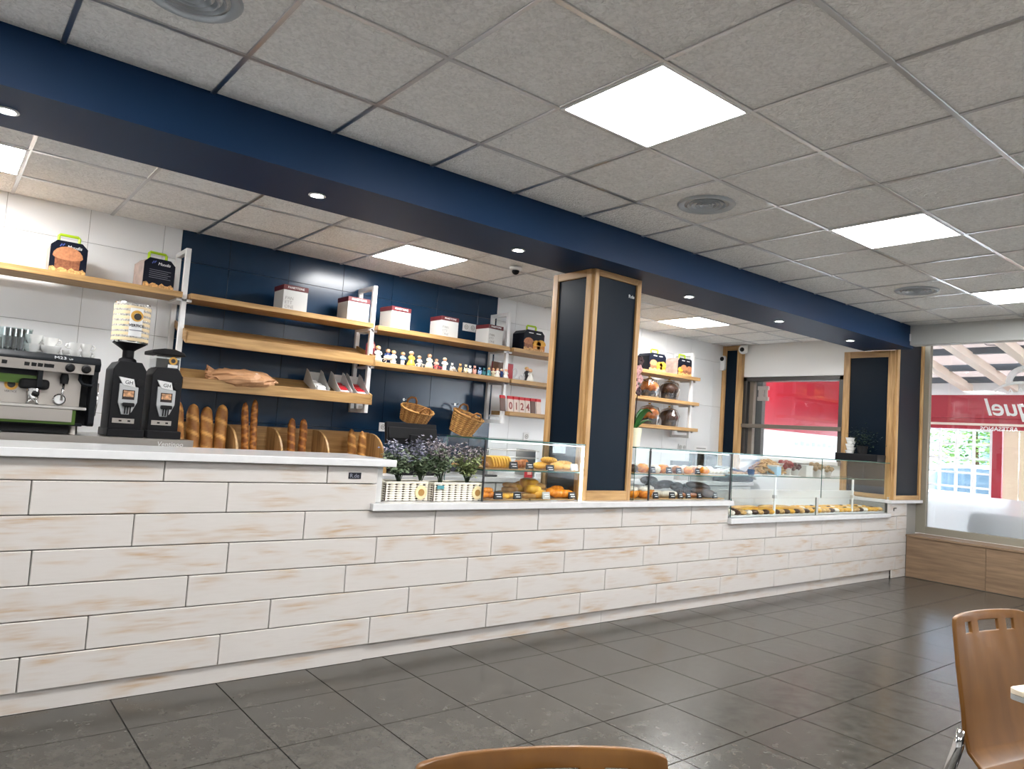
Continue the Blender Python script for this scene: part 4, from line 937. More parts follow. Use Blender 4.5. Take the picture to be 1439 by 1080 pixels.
figs = [(530,.135,'figurine in a white gown with gold trim next to the pink box','fig_white','fig_blond','dress',None,''),
 (544,.125,'figurine of a boy in blue and navy beside a white pram','fig_navy','fig_hair','suit','pram','fig_white'),
 (552.5,.115,'small figurine in a plain white suit after the boy in navy','fig_white','fig_blond','suit',None,''),
 (565.5,.115,'figurine in a sky blue jacket and white trousers','fig_sky','fig_blond','suit',None,''),
 (577.5,.13,'figurine of a girl in a yellow and white gown','fig_yellow','fig_cream','dress',None,''),
 (589,.105,'white figurine riding a white wheeled carriage','fig_white','fig_cream','suit','bike','fig_white'),
 (603,.13,'broad figurine in white holding a bundle before the red motorbike','fig_cream','fig_hair','dress',None,''),
 (613,.10,'figurine with dark hair on a red motorbike','fig_pink','fig_hair','suit','bike','fig_red'),
 (625,.115,'thin white figurine alone in the middle of the shelf','fig_white','fig_cream','suit',None,''),
 (635.5,.08,'small grey and white winged figurine sitting low','fig_white','fig_hair','animal','pram','fig_white'),
 (647,.08,'tan teddy bear figurine','fig_tan','fig_tan','animal',None,''), (655,.083,'cream seated figurine beside the tan bear','fig_cream','fig_blond','animal',None,''),
 (661,.075,'tiny white figurine between cream and pink ones','fig_white','fig_cream','animal',None,''), (667.5,.083,'pink seated baby figurine','fig_pink','fig_blond','animal',None,''),
 (675,.07,'tiny blue grey figurine after the pink baby','fig_sky','fig_hair','animal',None,''), (681,.075,'teal seated figurine without a hat','fig_teal','fig_hair','animal',None,''),
 (688,.08,'teal figurine with yellow hat','fig_teal','fig_yellow','dress',None,''), (694,.085,'white figurine with tan hair before the maroon card','fig_cream','fig_tan','dress',None,''),
 (700,.09,'bride figurine in white with lifted veil before the maroon card','fig_white','fig_hair','dress',None,''), (706,.09,'figurine in bright blue coat before the maroon card','fig_blue','fig_cream','suit',None,''), (712,.09,'white figurine with pink trim at the end of the shelf','fig_white','fig_pink','dress',None,'')]
for k, (px, h, lab, bd, hr, kd, pr, pc) in enumerate(figs):
    y_ = 5.615+(.03 if k % 2 else 0); figurine(fx(px, y_), y_, ZF, h, lab, bd, hr, kd, pr, pc or 'fig_white', rnd.uniform(-.3, .3))
t = thing('gift_box', 'tall pink gift box leaning by the upright at the start of the figurine shelf', 'box', (fx(521, 5.66), 5.66, ZF), .35)
MB().prism([(-.045,0),(.045,0),(.045,.15),(.02,.18),(-.02,.18),(-.045,.15)], 1, 0, .03).build('body', 'fig_book', t, bevel=.002, seg=1); MB().prism([(-.03,.12),(.03,.12),(.03,.15),(.0,.165),(-.03,.15)], 1, -.003, .001).build('picture', 'fig_pink', t)
t = thing('display_card', 'maroon picture card standing behind the last figurines', 'card', (fx(709, 5.74), 5.72, ZF), 0)
MB().box(-.16, .10, 0, .02, 0, .165).build('card', 'fig_book', t); MB().box(-.16, -.03, -.002, 0, .08, .165).build('picture', 'fig_hair', t); MB().box(-.03, .095, -.002, 0, .01, .155).build('picture', 'red_print', t)
# script numeral and couple
t = thing('cake_topper', 'white curly numeral cake topper on the shelf by the pillar', 'cake topper', (ony(725, 530, 5.64).x, 5.64, ZF))
plain('topper_silver', (.52,.52,.53,1), .3)
text('2', .16, 'topper_silver', (-.05, 0, .005), (1,0,0), (0,0,1), t, name='numeral', extrude=.004); text('o)', .11, 'topper_silver', (.035, 0, .005), (1,0,0), (0,0,1), t, name='flourish', extrude=.004, spacing=.8)
figurine(ony(740, 530, 5.64).x, 5.64, ZF, .14, 'groom figurine in black beside a white bride by the pillar', 'fig_black', 'fig_blond', 'suit'); figurine(ony(745, 530, 5.62).x, 5.62, ZF, .125, 'bride figurine in white beside the black suited groom', 'fig_white', 'fig_tan', 'dress')
# packets with red tops
plain('packet_face', srgb(206,190,180), .4, var=.1); plain('packet_brown', srgb(95,70,62), .4, var=.2); plain('numeral_brown', srgb(130,50,48), .5)
nums = [('',0),('0',1),('1',1),('2',1),('4',1),('',0),('',1)]
for k, (s_, pale) in enumerate(nums):
    x = 4.395+k*.074+(0 if k else -.02)
    t = thing('candle_packet', ['brown packet with a red top beside the upright','pale packet with a red top printed with a zero','pale packet with a red top printed with a one','pale packet with a red top printed with a two','pale packet with a red top printed with a four','brown packet with a red top after the numbered ones','pale packet with a red top touching the pillar edge'][k], 'packet', (x, 5.60, 1.525), 0, 'red topped packets'); t.rotation_euler = (-.12, 0, .12)
    MB().box(-.034, .034, 0, .014, 0, .15).build('sleeve', 'packet_face' if pale else 'packet_brown', t, bevel=.002, seg=1); MB().box(-.0345, .0345, -.001, .015, .125, .155).build('header', 'red_print', t)
    if s_: text(s_, .10, 'numeral_brown', (0, -.001, .025), (1,0,0), (0,0,1), t, name='numeral', align='CENTER', offset=.002)

# ================================================================== coffee corner
st = thing('drawer_base', 'stainless steel drawer base under the coffee machine and grinders', 'drawer unit', (-1.0, 4.99, .90))
MB().box(0, 2.36, .012, .70, 0, .222).build('body', 'steel', st, bevel=.004)
for k in range(3): MB().box(.02+k*.78, .78+k*.78, 0, .012, .02, .155).build('drawer_front', 'brushed_steel', st, bevel=.002, seg=1)
MB().box(0, 2.36, 0, .013, .165, .222).build('front_rail', 'brushed_steel', st)
q = ony(220.5, 621, 4.99); text('Ventinoo', .042, 'print_white', (q.x+1.0, -.001, .178), (1,0,0), (0,0,1), st, shear=.15)
ZC = 1.1225
cm = thing('espresso_machine', 'stainless espresso machine with black hood and green trim on the steel base', 'coffee machine', (-.20, 5.06, ZC))
plain('trim_green', srgb(70,104,18), .3); plain('hood_black', (.007,.009,.012,1), .4, spec=.2)
W, D = .985, .50
for x in (.12, .52, .89): MB().lathe([(.0,0),(.03,0),(.028,.055),(0,.055)], 16, c=(x,.08,0), cap=False).build('foot', 'brushed_steel', cm, smooth=True)
for x in (.12, .89): MB().lathe([(.0,0),(.03,0),(.028,.055),(0,.055)], 16, c=(x,.42,0), cap=False).build('foot', 'brushed_steel', cm, smooth=True)
MB().box(.02, W-.02, .07, D, .055, .40).build('chassis', 'soft_black', cm, bevel=.006); MB().box(.03, W-.12, .03, D-.05, .004, .056).build('plinth', 'soft_black', cm)
MB().box(.0, W-.075, .055, .072, .165, .375).build('back_splash', 'brushed_steel', cm)
dt = MB().box(0, W-.05, -.06, .30, .148, .168).build('drip_tray', 'steel', cm, bevel=.004); MB().box(.0, W-.12, -.055, -.045, .075, .148).build('tray_front', 'brushed_steel', dt)
MB().box(.0, W-.10, -.04, -.02, .06, .146).build('tray_trim', 'trim_green', cm); MB().box(-.0, W-.06, -.03, .02, .052, .068).build('lower_rail', 'hood_black', cm, bevel=.004)
MB().prism(rrect(.07-.11, .50, .055, .46, .02, 3), 0, W-.035, W).build('side_panel', 'hood_black', cm, bevel=.004)
MB().tube([(W+.006,.02,.12),(W+.01,.0,.20),(W+.01,.02,.32)], .006, 8).build('side_trim', 'chrome', cm, smooth='all')
hd = MB().prism([(-.05,.385),(.50,.385),(.50,.455),(.48,.470),(-.03,.470),(-.066,.440),(-.066,.428)], 0, -.02, W+.005).build('hood', 'hood_black', cm, bevel=.008)
MB().prism([(-.052,.398),(-.062,.424),(-.070,.424),(-.060,.366),(-.052,.366)], 0, .0, W-.03).build('control_strip', 'brushed_steel', cm)
MB().box(.0, W-.30, .015, .05, .335, .372).build('panel_black_top', 'hood_black', cm); MB().box(.0, W-.30, .02, .056, .285, .335).build('green_panel', 'trim_green', cm); MB().box(W-.31, W-.285, -.04, .06, .27, .375).build('panel_edge', 'hood_black', cm)  # black upper half above the green panel
for px in (38, 48, 57, 66, 73, 6):
    q = ony(px, 507, 5.0); MB().prism([(-.012,.0),(.012,.0),(.014,.02),(-.012,.022)], 1, -.003, 0).build('button', 'soft_black', cm, loc=(q.x+.20, -.065, .386))
for px in (100, 123):
    q = ony(px, 512, 4.97); k_ = MB().lathe([(.0,0),(.026,0),(.024,.022),(.016,.032),(0,.033)], 18, cap=False); k_.xf(Matrix.Rotation(PI/2, 4, 'X')); k_.build('knob', 'soft_black', cm, smooth=True, loc=(q.x+.20, -.062, .396))
plain('print_silver', (.45,.46,.47,1), .5); text('M23', .036, 'print_silver', (ony(77, 497, 5.0).x+.20, -.0655, .4425), (1,0,0), (0,.77,.64), cm); text('UP', .018, 'print_silver', (ony(77, 497, 5.0).x+.275, -.0655, .4425), (1,0,0), (0,.77,.64), cm)
for gx_ in (ony(50, 540, 5.0).x+.20, .05):
    g = MB().box(gx_-.075, gx_+.075, -.02, .10, .255, .315).build('group_head', 'soft_black', cm, bevel=.02, seg=3)
    MB().lathe([(.0,.0),(.032,.0),(.036,.03),(.036,.06),(0,.06)], 20, c=(gx_, .02, .20), cap=False).build('portafilter', 'chrome', g, smooth=True)
    MB().tube([(gx_,-.01,.225),(gx_,-.07,.232),(gx_,-.14,.225)], [.012,.014,.016], 10).build('portafilter_handle', 'soft_black', g, smooth='all')
    for s in (-1, 1): MB().tube([(gx_,.02,.20),(gx_+s*.02,.02,.185),(gx_+s*.028,.02,.165)], [.008,.007,.006], 8).build('spout', 'chrome', g, smooth='all')
gx_ = ony(93, 535, 4.98).x+.20
MB().lathe([(.0,0),(.02,0),(.024,.03),(.018,.06),(0,.06)], 14, c=(gx_, .0, .30), cap=False).build('tap', 'soft_black', cm, smooth=True); MB().tube([(gx_,0,.32),(gx_-.005,-.02,.26),(gx_-.008,-.025,.20)], .007, 8).build('tap_spout', 'chrome', cm, smooth='all')
g = MB().lathe([(.0,0),(.034,0),(.034,.012),(.028,.016),(0,.012)], 22, cap=False); g.xf(Matrix.Rotation(PI/2, 4, 'X')); g = g.build('pressure_gauge', 'chrome', cm, smooth=True, loc=(gx_-.012, .045, .205)); MB().lathe([(0,.0165),(.026,.0165),(.026,.0185),(0,.0185)], 20, cap=False).xf(Matrix.Rotation(PI/2, 4, 'X')).build('gauge_face', 'print_white', g)
sx_ = ony(125, 545, 4.98).x+.20; MB().tube([(sx_-.04,0,.37),(sx_-.045,-.03,.33),(sx_-.03,-.04,.305),(sx_+.02,-.04,.300),(sx_+.03,-.03,.33),(sx_+.03,0,.37)], .010, 8).build('steam_wand', 'hood_black', cm, smooth='all')
bx_ = ony(16, 541, 5.1).x+.20; MB().lathe([(.018,0),(.034,0),(.034,.004),(.018,.004)], 20, cap=False).xf(Matrix.Rotation(PI/2, 4, 'X')).build('badge', 'gold', cm, loc=(bx_, .0545, .275)); MB().lathe([(0,0),(.02,0),(.02,.005),(0,.005)], 16, cap=False).xf(Matrix.Rotation(PI/2, 4, 'X')).build('badge', 'coffee_dark', cm, loc=(bx_, .054, .275)); text('VERTICE', .016, 'print_dark', (bx_, .054, .228), (1,0,0), (0,0,1), cm, align='CENTER')
# cups and glasses on the hood
ZM = ZC+.4705
def cup(px, y_, z, r, h, label, group, flip=False, rz=0.0):
    q = ony(px, 490, y_); t = thing('cup', label, 'cup', (q.x, y_, z), rz, group)
    pr = [(0,0),(r*.55,0),(r*.6,.004),(r*.9,h*.55),(r,h),(r*.94,h),(r*.84,h*.55),(r*.5,.008),(0,.008)]
    b_ = MB().lathe(pr, 20, cap=False); hn = MB().tube([(r*.88,0,h*.82),(r*1.35,0,h*.8),(r*1.45,0,h*.5),(r*1.2,0,h*.25),(r*.78,0,h*.3)], .005, 6)
    if flip: 
        for x in (b_, hn): x.v = [(a, c, h-d) for a, c, d in x.v]
    b_.build('bowl', 'white_ceramic', t, smooth=True); hn.build('handle', 'white_ceramic', t, smooth='all'); return t
cup(45, 5.20, ZM, .046, .055, 'white coffee cup at the bottom of a stack next to the glasses', 'cups on the machine', rz=.4); cup(46, 5.20, ZM+.056, .046, .055, 'white coffee cup on top of the stack next to the glasses', 'cups on the machine', rz=-.2)
cup(71, 5.18, ZM, .056, .052, 'wide white cappuccino cup at the bottom of a pair', 'cups on the machine', rz=PI); cup(69, 5.20, ZM+.053, .046, .05, 'white cup stacked on the wide cappuccino cup', 'cups on the machine', rz=.3)
cup(57, 5.30, ZM, .046, .055, 'white cup standing behind the wide cappuccino cup', 'cups on the machine'); cup(56, 5.30, ZM+.056, .046, .055, 'white cup stacked behind the wide cappuccino cup', 'cups on the machine')
cup(106, 5.20, ZM, .033, .042, 'small espresso cup at the bottom of the stack left of the hood end', 'espresso cups', rz=2.6); cup(105, 5.20, ZM+.043, .033, .046, 'small espresso cup on top, with its handle towards the wide cups', 'espresso cups', rz=2.8)
cup(122, 5.20, ZM, .033, .042, 'small espresso cup at the bottom of the stack at the hood end', 'espresso cups', rz=-.5); cup(121, 5.20, ZM+.043, .033, .046, 'small espresso cup on top of the stack at the hood end', 'espresso cups', rz=-.2); cup(95, 5.24, ZM, .03, .042, 'single espresso cup with dark inside lying near the stacks', 'espresso cups', rz=PI)
plain('glassware', (.9,.95,.95,1), .05); thin_glass('tumbler', (.92,.96,.96,1), 2.2)
tm_ = MB().lathe([(0,0),(.024,0),(.031,.085),(.029,.085),(.022,.006),(0,.006)], 12, cap=False).mesh('tumbler', 'tumbler', True)
for k in range(15):
    px = 2+(k % 5)*8.2; row = k//5; y_ = 5.18+.075*row; q = ony(px, 488, y_)
    tag(put('tumbler', tm_, None, (q.x, y_, ZM), None), 'clear ribbed glass tumbler standing on the coffee machine hood', 'glass', 'tumblers on the coffee machine')
    if row < 2: tag(put('tumbler', tm_, None, (q.x+.006, y_+.002, ZM+.0855), None, (.9,.9,.62)), 'clear glass tumbler stacked on another on the hood', 'glass', 'stacked tumblers')
# grinders
plain('console_silver', (.48,.49,.50,1), .35, metal=.7); plain('screen_dark', (.03,.02,.02,1), .15)
plain('screen_picture', srgb(225,150,110), .3, var=.8, vscale=45)
def grinder(x0, x1, label, tall):
    yf = 5.10; t = thing('coffee_grinder', label, 'coffee grinder', ((x0+x1)/2, yf, ZC)); w = (x1-x0)/2; h = .475 if tall else .46
    MB().box(-w-.01, w+.01, -.05, .26, 0, .05).build('base', 'black_plastic', t, bevel=.006)
    MB().prism([(-w,.045),(w,.045),(w,h-.05),(w-.03,h),(-w+.03,h),(-w,h-.05)], 1, 0, .26).build('body', 'black_plastic', t, bevel=.006)
    MB().box(-w+.02, w-.045, -.004, 0, .085, .115).build('label_strip', 'brushed_steel', t)
    for s in (-.03, .02): MB().box(s-.008, s+.008, -.006, -.004, .095, .105).build('button', 'soft_black', t)
    text('compak K6', .016, 'print_dim', (-w+.03, -.001, .058), (1,0,0), (0,0,1), t) if False else None
    c = MB().prism([(-.055,.335),(.055,.315),(.055,.22),(.03,.16),(.012,.14),(-.03,.14),(-.055,.215)], 1, -.012, 0).build('console', 'console_silver', t, bevel=.003)
    MB().box(-.034, .036, -.014, -.012, .235, .295).build('screen', 'screen_dark', c); MB().box(-.028, .030, -.0148, -.014, .252, .290).build('screen_image', 'screen_picture', c)
    pl_ = MB().prism([(-.062,.375),(.022,.365),(.035,.315),(-.035,.325)], 1, -.022, 0).build('badge_plate', 'print_white', t); text('GH', .032, 'print_dark', (-.028, -.0228, .334), (1,-.0,-.08), (.08,0,1), pl_)
    MB().lathe([(0,0),(.024,0),(.024,.02),(0,.022)], 16, cap=False).xf(Matrix.Rotation(PI/2, 4, 'X')).build('dial', 'soft_black', t, loc=(.062, 0, .345))
    MB().box(-.03, .035, -.05, -.012, .190, .215).build('spout', 'soft_black', t, bevel=.006)
    for s in (-.015, 0, .015): MB().tube([(s,-.035,.19),(s,-.03,.145)], .004, 6).build('fork_prong', 'soft_black', t)
    if tall:
        MB().lathe([(.0,h),(.055,h),(.05,h+.02),(.034,h+.03),(.034,h+.075),(.045,h+.085),(.10,h+.122),(0,h+.122)], 24, c=(0,.12,0), cap=False).build('neck', 'black_plastic', t, smooth=True)
        can = MB().lathe([(.0,h+.122),(.105,h+.122),(.108,h+.128),(.108,h+.375),(.105,h+.381),(0,h+.381)], 32, c=(0,.12,0), cap=False).build('hopper_can', 'chrome', t, smooth=True)
        z0 = h+.135
        for k in range(7):
            z = z0+.034*k; MB().lathe([(.1085,z),(.1088,z+.001),(.1088,z+.019),(.1085,z+.02)], 32, c=(0,.12,0), cap=False).build('cream_band', 'can_cream', can, smooth=True)
            MB().lathe([(.1085,z+.0205),(.1088,z+.021),(.1088,z+.033),(.1085,z+.0335)], 32, c=(0,.12,0), cap=False).build('grey_band', 'can_grey', can, smooth=True)
        # label wrapped round the can
        b_ = MB(); n = 10
        for i in range(n):
            a0, a1 = -PI/2-.30+.72*i/n, -PI/2-.30+.72*(i+1)/n; R_ = .1098
            b_.quad((R_*math.cos(a0), .12+R_*math.sin(a0), h+.165), (R_*math.cos(a1), .12+R_*math.sin(a1), h+.165), (R_*math.cos(a1), .12+R_*math.sin(a1), h+.345), (R_*math.cos(a0), .12+R_*math.sin(a0), h+.345))
        lb = b_.build('paper_label', 'print_white', can)
        MB().lathe([(.018,0),(.036,0),(.036,.003),(.018,.003)], 22, cap=False).xf(Matrix.Rotation(PI/2, 4, 'X')).build('roundel', 'gold', can, loc=(.008, .0085, h+.295)); MB().lathe([(0,0),(.022,0),(.022,.004),(0,.004)], 16, cap=False).xf(Matrix.Rotation(PI/2, 4, 'X')).build('roundel', 'coffee_dark', can, loc=(.012, .008, h+.29))
        text('VERTICE', .0235, 'print_dark', (.009, .0055, h+.225), (1,0,0), (0,0,1), can, align='CENTER', offset=.0006); MB().box(-.03, .05, .005, .007, h+.20, h+.205).build('print_line', 'print_dim', can)
    else:
        MB().box(-w+.02, w-.02, .03, .22, h, h+.085).build('bean_hopper', 'tumbler', t); MB().box(-w+.024, w-.024, .034, .216, h+.001, h+.06).build('beans', 'coffee_dark', t)
        MB().prism([(-w-.01,h+.085),(w+.01,h+.085),(w,h+.105),(w-.06,h+.125),(-w+.06,h+.125),(-w-.01,h+.11)], 1, .0, .25).build('hopper_lid', 'soft_black', t, bevel=.006)
        MB().lathe([(.012,0),(.026,0),(.026,.004),(.012,.004)], 20, cap=False).xf(Matrix.Rotation(PI/2, 4, 'X')).build('roundel', 'gold', t, loc=(.03, .029, h+.05)); MB().lathe([(0,0),(.014,0),(.014,.005),(0,.005)], 14, cap=False).xf(Matrix.Rotation(PI/2, 4, 'X')).build('roundel', 'coffee_dark', t, loc=(.03, .0285, h+.05))
        MB().box(-.0, .06, .026, .03, h+.004, h+.024).build('hopper_label', 'print_white', t)
    return t
plain('can_cream', srgb(225,205,165), .5); plain('can_grey', srgb(175,170,165), .5, var=.6, vscale=90)
grinder(.875, 1.065, 'black coffee grinder with a tall striped can hopper', True); grinder(1.10, 1.285, 'black coffee grinder with low clear hopper and black lid', False)

# ================================================================== baskets, register, sockets
toned('wicker', srgb(140,92,42), srgb(206,158,92), rough=.6, nscale=90, namt=.6)
def wicker_basket(px, py, y_, rx, ry, k_, h, rot, label, taper):
    q = ony(px, py, y_); t = thing('wicker_basket', label, 'basket', q, 0, 'wicker baskets hung on the navy wall'); t.rotation_euler = rot
    m_ = 56; rows = 11; b_ = MB()
    for r in range(rows):
        z = h*(r+.5)/rows; f = taper+(1-taper)*z/h; pts = []; rr = h/rows*.5
        for j in range(m_+1):
            a = 2*PI*j/m_; wv = 1+.018*(1 if (j//2+r) % 2 else -1); pts.append((rx*f*wv*math.cos(a), ry*f*wv*math.sin(a), z))
        b_.tube(pts, rr*.95, 5, lambda t_, a: (0, .5+.4*math.sin(t_*90)), cap=False)
    b_.build('weave', 'wicker', t, smooth='all')['kind'] = 'stuff'
    MB().lathe([(0,.002),(taper*.98,.002),(taper*.98,.006),(0,.006)], 30, sx=rx, sy=ry, cap=False).build('bottom', 'wicker', t)
    for j in range(22):
        a = 2*PI*j/22; MB().tube([(rx*taper*math.cos(a), ry*taper*math.sin(a), 0), (rx*math.cos(a), ry*math.sin(a), h)], .0045, 5).build('stake', 'wicker', t, smooth='all')
    MB().tube([(rx*1.02*math.cos(2*PI*j/40), ry*1.02*math.sin(2*PI*j/40), h) for j in range(41)], .010, 8, lambda t_, a: (.15*math.sin(t_*150+a), .5), cap=False).build('rim', 'wicker', t, smooth='all')
    for s in (1, -1):
        MB().tube([(-.055, s*ry*.96, h-.01), (-.05, s*ry*1.02, h+.035), (-.025, s*ry*1.04, h+.062), (.025, s*ry*1.04, h+.062), (.05, s*ry*1.02, h+.035), (.055, s*ry*.96, h-.01)], .009, 8).build('handle', 'wicker', t, smooth='all')
    return t
wicker_basket(580, 592, 5.72, .165, .115, 0, .125, (.42, .06, .12), 'shallow oval wicker basket hung above the black register screen', .80)
wicker_basket(646, 609, 5.74, .170, .115, 0, .20, (.38, .20, .10), 'deeper wicker basket hanging tilted beside the shallow one', .68)
for px, py, lab in ((568, 561, 'small steel wall hook above the shallow basket'), (640, 568, 'small steel wall hook above the tilted basket')):
    q = ony(px, py, YB-.01); t = thing('wall_hook', lab, 'hook', (q.x, YB-.001, q.z)); MB().tube([(0,0,0),(0,-.05,0),(0,-.055,.015)], .004, 6).build('peg', 'steel', t); MB().lathe([(0,0),(.012,0),(.012,.004),(0,.004)], 12, cap=False).xf(Matrix.Rotation(PI/2, 4, 'X')).build('plate', 'steel', t)
t = thing('register_screen', 'black touchscreen register turned to the staff, behind the lavender', 'monitor', (ony(587, 600, 5.40).x, 5.42, .90), .05)
MB().box(-.26, .26, -.012, .03, .26, .445).xf(Matrix.Rotation(-.18, 4, 'X')).build('screen_back', 'black_plastic', t, bevel=.008); MB().box(-.25, .25, -.03, -.012, .30, .40).xf(Matrix.Rotation(-.18, 4, 'X')).build('rear_ridge', 'soft_black', t, bevel=.006)
MB().box(-.05, .05, .0, .05, .04, .34).build('stand', 'black_plastic', t, bevel=.004); MB().box(-.20, .22, -.10, .20, 0, .085).build('cash_drawer', 'black_plastic', t, bevel=.004)
def socket(px, py, lab, n=2):
    q = ony(px, py, YB); t = thing('wall_socket', lab, 'socket', (q.x, YB, q.z)); w = .04*n
    MB().box(-w, w, -.010, -.001, -.04, .04).build('plate', 'white_metal', t, bevel=.003)
    for k in range(n):
        x = -w+.04+.08*k; MB().lathe([(.016,0),(.024,0),(.024,.003),(.016,.003)], 18, cap=False).xf(Matrix.Rotation(PI/2, 4, 'X')).build('socket_ring', 'grey_card', t, loc=(x, -.010, 0)); MB().box(x-.006, x+.006, -.0108, -.0098, -.004, .004).build('socket_hole', 'soft_black', t)
    return t
socket(543, 600, 'white double socket on the navy wall beside the register screen'); socket(739, 613, 'white socket on the white wall beside the tall pillar', 1); socket(958, 628, 'white double socket on the white wall above the middle case'); socket(659, 460, 'steel double switch plate between white boxes on the navy wall'); 
q = ony(505, 572, YB); t = thing('wall_socket', 'small white outlet box under the slanted shelves', 'socket', (q.x, YB, q.z)); MB().box(-.05, .05, -.04, -.001, -.035, .035).build('box', 'white_metal', t, bevel=.004); MB().box(-.03, .02, -.042, -.04, -.015, .015).build('cover', 'grey_card', t)
q = ony(984, 634, YB); t = thing('notice', 'white printed notice on the wall above the middle case', 'sign', (q.x, YB, q.z)); MB().box(-.14, .14, -.004, -.0005, -.075, .075).build('sheet', 'print_white', t)
for k in range(3): MB().box(-.11+.02*(k == 0), .11-.01*k, -.0048, -.004, .035-.035*k, .046-.035*k).build('print_line', 'print_grey', t)
# back worktop odds and ends
ZK = .9005
t = thing('card_terminal', 'black card terminal box under the slim corner pillar', 'terminal', (ony(1001, 634, 5.72).x, 5.72, ZK)); MB().box(-.12, .12, 0, .15, 0, .33).build('body', 'black_plastic', t, bevel=.01); MB().box(-.10, .10, -.003, 0, .2, .3).build('display', 'screen_dark', t)
t = thing('tray_rack', 'low steel wire rack on the back worktop behind the small case', 'rack', (ony(715, 640, 5.5).x, 5.45, ZK))
for z in (.10, .17, .24): MB().tube([(-.30,.0,z-.04),(-.30,0,z),(-.28,-.0,z+.01),(.34,0,z+.01)], .009, 6).build('rail', 'steel', t, smooth='all')
for x in (-.28, .3): MB().box(x-.008, x+.008, -.008, .3, 0, .26).build('frame', 'steel', t)
t = thing('bread_knife', 'black handled knife on the back worktop behind the small case', 'knife', (ony(690, 665, 5.35).x, 5.34, ZK+.001)); MB().box(-.08, .06, -.012, .012, 0, .02).build('handle', 'soft_black', t, bevel=.006); MB().prism([(.06,-.012),(.30,-.004),(.30,.0),(.06,.014)], 2, .006, .009).build('blade', 'steel', t)
t = thing('red_packet', 'red packet standing on the worktop beside the tall pillar', 'packet', (ony(743, 670, 5.3).x, 5.30, ZK)); MB().box(-.045, .045, 0, .02, 0, .14).build('pouch', 'red_print', t, bevel=.004); MB().box(-.02, .03, -.0012, 0, .03, .10).build('print_panel', 'fig_pink', t)
t = thing('kitchen_scale', 'white counter scale behind the middle case', 'scale', (ony(925, 665, 5.35).x, 5.36, ZK)); MB().prism([(-.08,0),(.24,0),(.24,.10),(.06,.12),(-.08,.06)], 0, -.19, .19).build('body', 'white_card', t, bevel=.006); MB().box(-.16, .16, .02, .22, .115, .125).build('platter', 'steel', t); MB().box(-.05, .06, -.065, -.055, .07, .095).xf(Matrix.Translation((0,.03,0))).build('display', 'soft_black', t)
t = thing('packing_machine', 'grey steel packing machine with black arm behind the middle case', 'machine', (ony(978, 665, 5.45).x, 5.42, ZK)); MB().box(-.36, .30, 0, .40, 0, .10).build('bed', 'brushed_steel', t, bevel=.006); MB().box(-.36, .10, .1, .14, .16, .22).build('arm', 'dark_metal', t, bevel=.004); MB().box(.02, .09, .06, .16, .1, .34).build('column', 'dark_metal', t, bevel=.004)
t = thing('folded_bags', 'heap of grey and black folded bags behind the long case', 'bags', (ony(1030, 668, 5.3).x+.16, 5.36, ZK))
for k in range(6): MB().tube([(-.38+.04*k, -.05+.05*k, .13+.01*k), (-.2+.05*k, -.06+.05*k, .17), (.1+.04*k, -.04+.05*k, .13), (.36, -.03+.04*k, .04)], .03, 7, flat=.35).build('strap', ['grey_card', 'soft_black'][k % 2], t, smooth='all')
MB().box(-.36, .36, -.02, .30, 0, .10).build('bundle', 'soft_black', t, bevel=.02)
# ceiling dome camera, two cameras by the corner pillar
q = onz(725, 375, HB); t = thing('dome_camera', 'small white dome camera on the ceiling behind the beam', 'camera', (q.x, q.y, HB)); MB().lathe([(0,-.001),(.052,-.001),(.052,-.022),(.042,-.03),(0,-.03)], 22, cap=False).build('mount', 'white_metal', t, smooth=True); MB().ball((0,0,-.034), .032, .032, .032).build('eye', 'black_plastic', t, smooth='all')
q = onx(1045, 491, 8.31); t = thing('ball_camera', 'white ball shaped camera at the top of the slim corner pillar', 'camera', (8.30, q.y, q.z)); MB().box(.03, .06, -.03, .03, -.04, .07).build('bracket', 'white_metal', t); MB().ball((0,0,0), .062, .058, .062).build('shell', 'white_metal', t, smooth='all'); MB().ball((-.035,-.01,-.005), .032, .034, .034).build('lens', 'black_plastic', t, smooth='all')
q = onx(1016, 510, 8.33); t = thing('box_camera', 'white upright box camera on the slim corner pillar', 'camera', (8.325, q.y, q.z)); MB().prism(rrect(-.042, .042, -.10, .10, .03, 4), 0, -.02, .02).build('shell', 'white_metal', t); MB().lathe([(0,0),(.030,0),(.026,.012),(0,.014)], 18, cap=False).xf(Matrix.Rotation(-PI/2, 4, 'Y')).build('lens', 'black_plastic', t, loc=(-.02, 0, .055))
